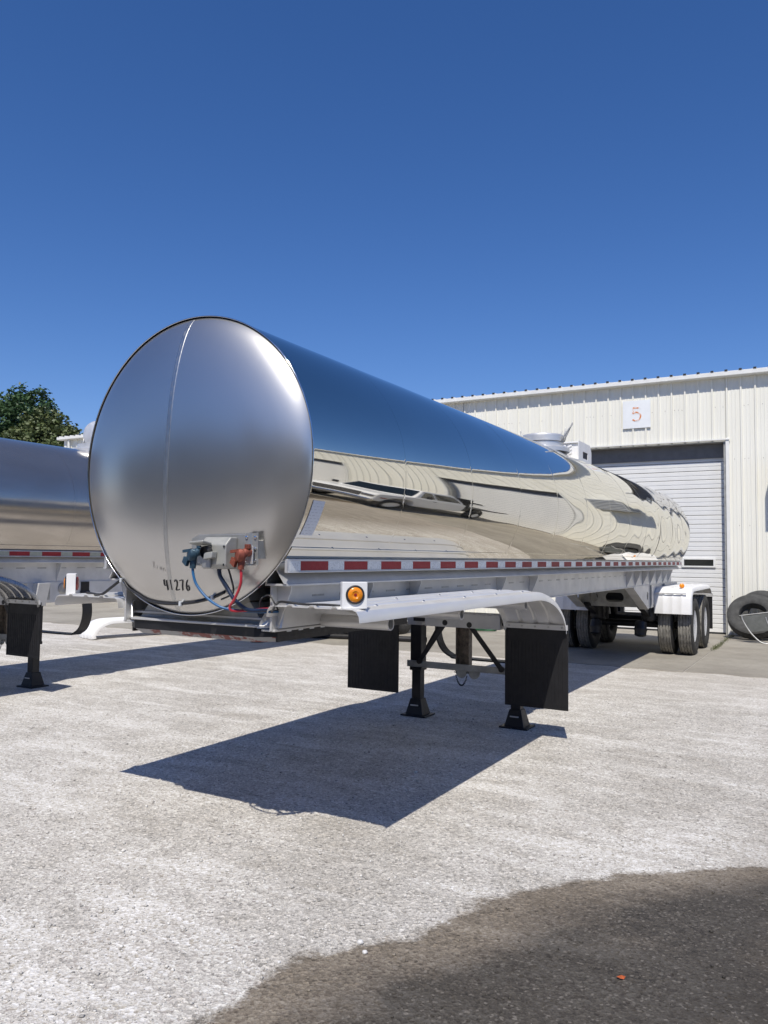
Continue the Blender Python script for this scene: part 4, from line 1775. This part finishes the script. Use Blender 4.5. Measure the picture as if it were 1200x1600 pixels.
def tree(name, label, loc, H, W, mat, seed, group=None):
    r = np.random.default_rng(seed)
    T = thing(name, label, 'tree', loc, 0, group)
    blobs = [(0, 0, H * .62, W * .42, W * .42, H * .30)]
    for k in range(9):
        a = r.uniform(0, 6.28)
        blobs.append((math.cos(a) * W * r.uniform(.2, .42), math.sin(a) * W * r.uniform(.2, .42), H * r.uniform(.38, .86), W * r.uniform(.14, .24), W * r.uniform(.14, .24), H * r.uniform(.09, .15)))
    link('crown', crown_mesh('crown', blobs, int(110 * W), 30, .19, seed), mat, T)
    t = MB()
    t.tube([(0, 0, 0), (.1, 0, H * .2), (.0, .1, H * .4), (.2, 0, H * .75)], [H * .03, H * .022, H * .016, H * .004], 10)
    for k in range(6):
        a = r.uniform(0, 6.28)
        z0 = H * r.uniform(.22, .5)
        L_ = W * r.uniform(.22, .38)
        t.tube([(0.05, 0, z0), (math.cos(a) * L_ * .5, math.sin(a) * L_ * .5, z0 + L_ * .45), (math.cos(a) * L_, math.sin(a) * L_, z0 + L_ * .8)], [H * .010, H * .007, H * .003], 7)
    t.build('trunk', 'bark', T, smooth=60)
    return T


tree('shade_tree', 'tallest dark green broadleaf tree behind the older trailer', (-66.5, 45, 0), 18.6, 12.5, 'leaf_dark', 3)
tree('shade_tree', 'olive-green lower tree beside the workshop corner, behind the older trailer', (-58.9, 43.0, 0), 15.8, 8.6, 'leaf_olive', 5)
tree('shade_tree', 'small distant tree just showing over the workshop roof corner', (-55.2, 47.5, 0), 16.0, 3.4, 'leaf_dark', 8)
tree('shade_tree', 'broad dark tree reaching past the edge of the view behind the older trailer', (-74, 42, 0), 16.2, 10, 'leaf_dark', 12)
tree('shade_tree', 'tree whose tip pokes over the workshop eave behind the polished tank', (-17.8, 46, 0), 13.35, 3.2, 'leaf_dark', 15)

# far wood across the yard, seen in the polished metal
bl = []
rw = np.random.default_rng(21)
for k in range(30):
    x_ = -75 + k * 4.2 + rw.uniform(-1, 1)
    h_ = rw.uniform(12, 15.5)
    bl.append((x_, -42 + rw.uniform(-3, 3), h_ * .5, rw.uniform(2.8, 4.4), 2.5, h_ * .5))
tag(link('far_wood', crown_mesh('far_wood', bl, 7000, 16, .48, 22), 'leaf_dark'), 'dark far-off wood across the yard, mirrored in the trailer head', 'wood', kind='stuff')


# ------------------------------------------------------------------ white pickup parked beside the trailer (mirrored in the tank)
pk = thing('pickup_truck', 'white crew-cab pickup with flat work bed, mirrored in the polished tank side', 'pickup', (6.85, 9.3, 0))
hwid = 1.0
pk.scale = (1.06, 1.0, 1.16)


def body_prof(pts, x0, x1):
    return MB().prism(pts, 'X', x0, x1)


bd = body_prof([(.05, .55), (.0, .70), (.03, 1.02), (.10, 1.14), (1.25, 1.24), (1.40, 1.24), (3.75, 1.22), (3.75, .52), (1.45, .48), (1.38, .72), (1.2, .92), (.9, .98), (.62, .92), (.46, .72), (.40, .52)], -hwid, hwid)
bd.build('body', 'truck_white', pk, bevel=.05)
cbm = MB()
cbm.add([(-.95, 1.28, 1.22), (.95, 1.28, 1.22), (.95, 3.72, 1.22), (-.95, 3.72, 1.22), (-.74, 1.98, 1.86), (.74, 1.98, 1.86), (.76, 3.50, 1.88), (-.76, 3.50, 1.88)],
        [(0, 3, 2, 1), (4, 5, 6, 7), (0, 1, 5, 4), (1, 2, 6, 5), (2, 3, 7, 6), (3, 0, 4, 7)])
cabo = cbm.build('cab', 'truck_white', pk, bevel=.05)
ws = MB()
ws.add([(-.84, 1.325, 1.285), (.84, 1.325, 1.285), (.70, 1.905, 1.80), (-.70, 1.905, 1.80)], [(0, 1, 2, 3)])
for v in range(4):
    p = ws.v[v]
    ws.v[v] = (p[0], p[1] - .012, p[2] + .012)
ws.build('windscreen', 'dark_glass', pk)
for s in (1, -1):
    for (ya, yb, yc, yd) in ((1.62, 2.50, 2.46, 2.05), (2.60, 3.52, 3.40, 2.62)):
        g_ = MB()

        def sx_(y, z):
            return s * (.957 - .20 * (z - 1.22) / .65)
        g_.add([(sx_(ya, 1.30), ya, 1.30), (sx_(yb, 1.30), yb, 1.30), (sx_(yc, 1.76), yc, 1.76), (sx_(yd, 1.76), yd, 1.76)], [(0, 1, 2, 3)])
        g_.build('side_window', 'dark_glass', pk)
    mi = MB()
    mi.box(s * 1.18 - .07, s * 1.18 + .07, 1.55, 1.63, 1.30, 1.52)
    mi.build('mirror', 'black_rubber', pk, bevel=.02)
    hl = MB()
    hl.box(s * .78 - .17, s * .78 + .17, -.02, .05, .82, 1.00)
    hl.build('headlight', 'chrome', pk, bevel=.02)
    ml = MB()
    ml.box(s * 1.0 - .006, s * 1.0 + .006, .20, .42, .80, .88)
    ml.build('side_marker', 'red_lens', pk)
    hd_ = MB()
    hd_.box(s * 1.0 - .012, s * 1.0 + .012, 2.30, 2.48, 1.10, 1.14)
    hd_.build('door_handle', 'black_rubber', pk)
    for yw in (.92, 4.95):
        wh = thing('wheel', None, None)
        wh.parent = pk
        wh.location = (s * .86, yw, .42 / 1.16)
        wh.scale = (.9, .8, .8 / 1.16)
        if s < 0:
            wh.rotation_euler = (0, 0, math.pi)
        link('tyre', TYRE, None, wh)
        link('rim', RIM, None, wh)
gr_ = MB()
for k in range(5):
    gr_.box(-.56, .56, -.025, .03, .74 + k * .062, .775 + k * .062)
gr_.build('grille', 'chrome', pk)
gb_ = MB()
gb_.box(-.58, .58, -.01, .02, .72, 1.04)
gb_.build('grille_back', 'dark_gap', pk)
bu = MB()
bu.box(-1.0, 1.0, -.14, .06, .46, .68)
bu.build('front_bumper', 'chrome', pk, bevel=.04)
bdm = MB()
bdm.box(-1.08, 1.08, 3.90, 6.35, .98, 1.06)
bdm.box(-1.0, 1.0, 3.90, 3.96, 1.06, 1.80)
bdm.build('flat_bed', 'black_steel', pk, bevel=.01)
ch_ = MB()
ch_.box(-.45, .45, .6, 6.3, .50, .70)
ch_.box(-.45, .45, 3.76, 6.2, .70, .98)
ch_.build('chassis', 'black_steel', pk)
for s in (1, -1):
    md = MB()
    md.tube([(s * .86, 4.95 + .55 * math.cos(a), .42 + .55 * math.sin(a)) for a in np.linspace(0, math.pi, 12)], .05, 6)
    md.build('wheel_guard', 'black_rubber', pk)
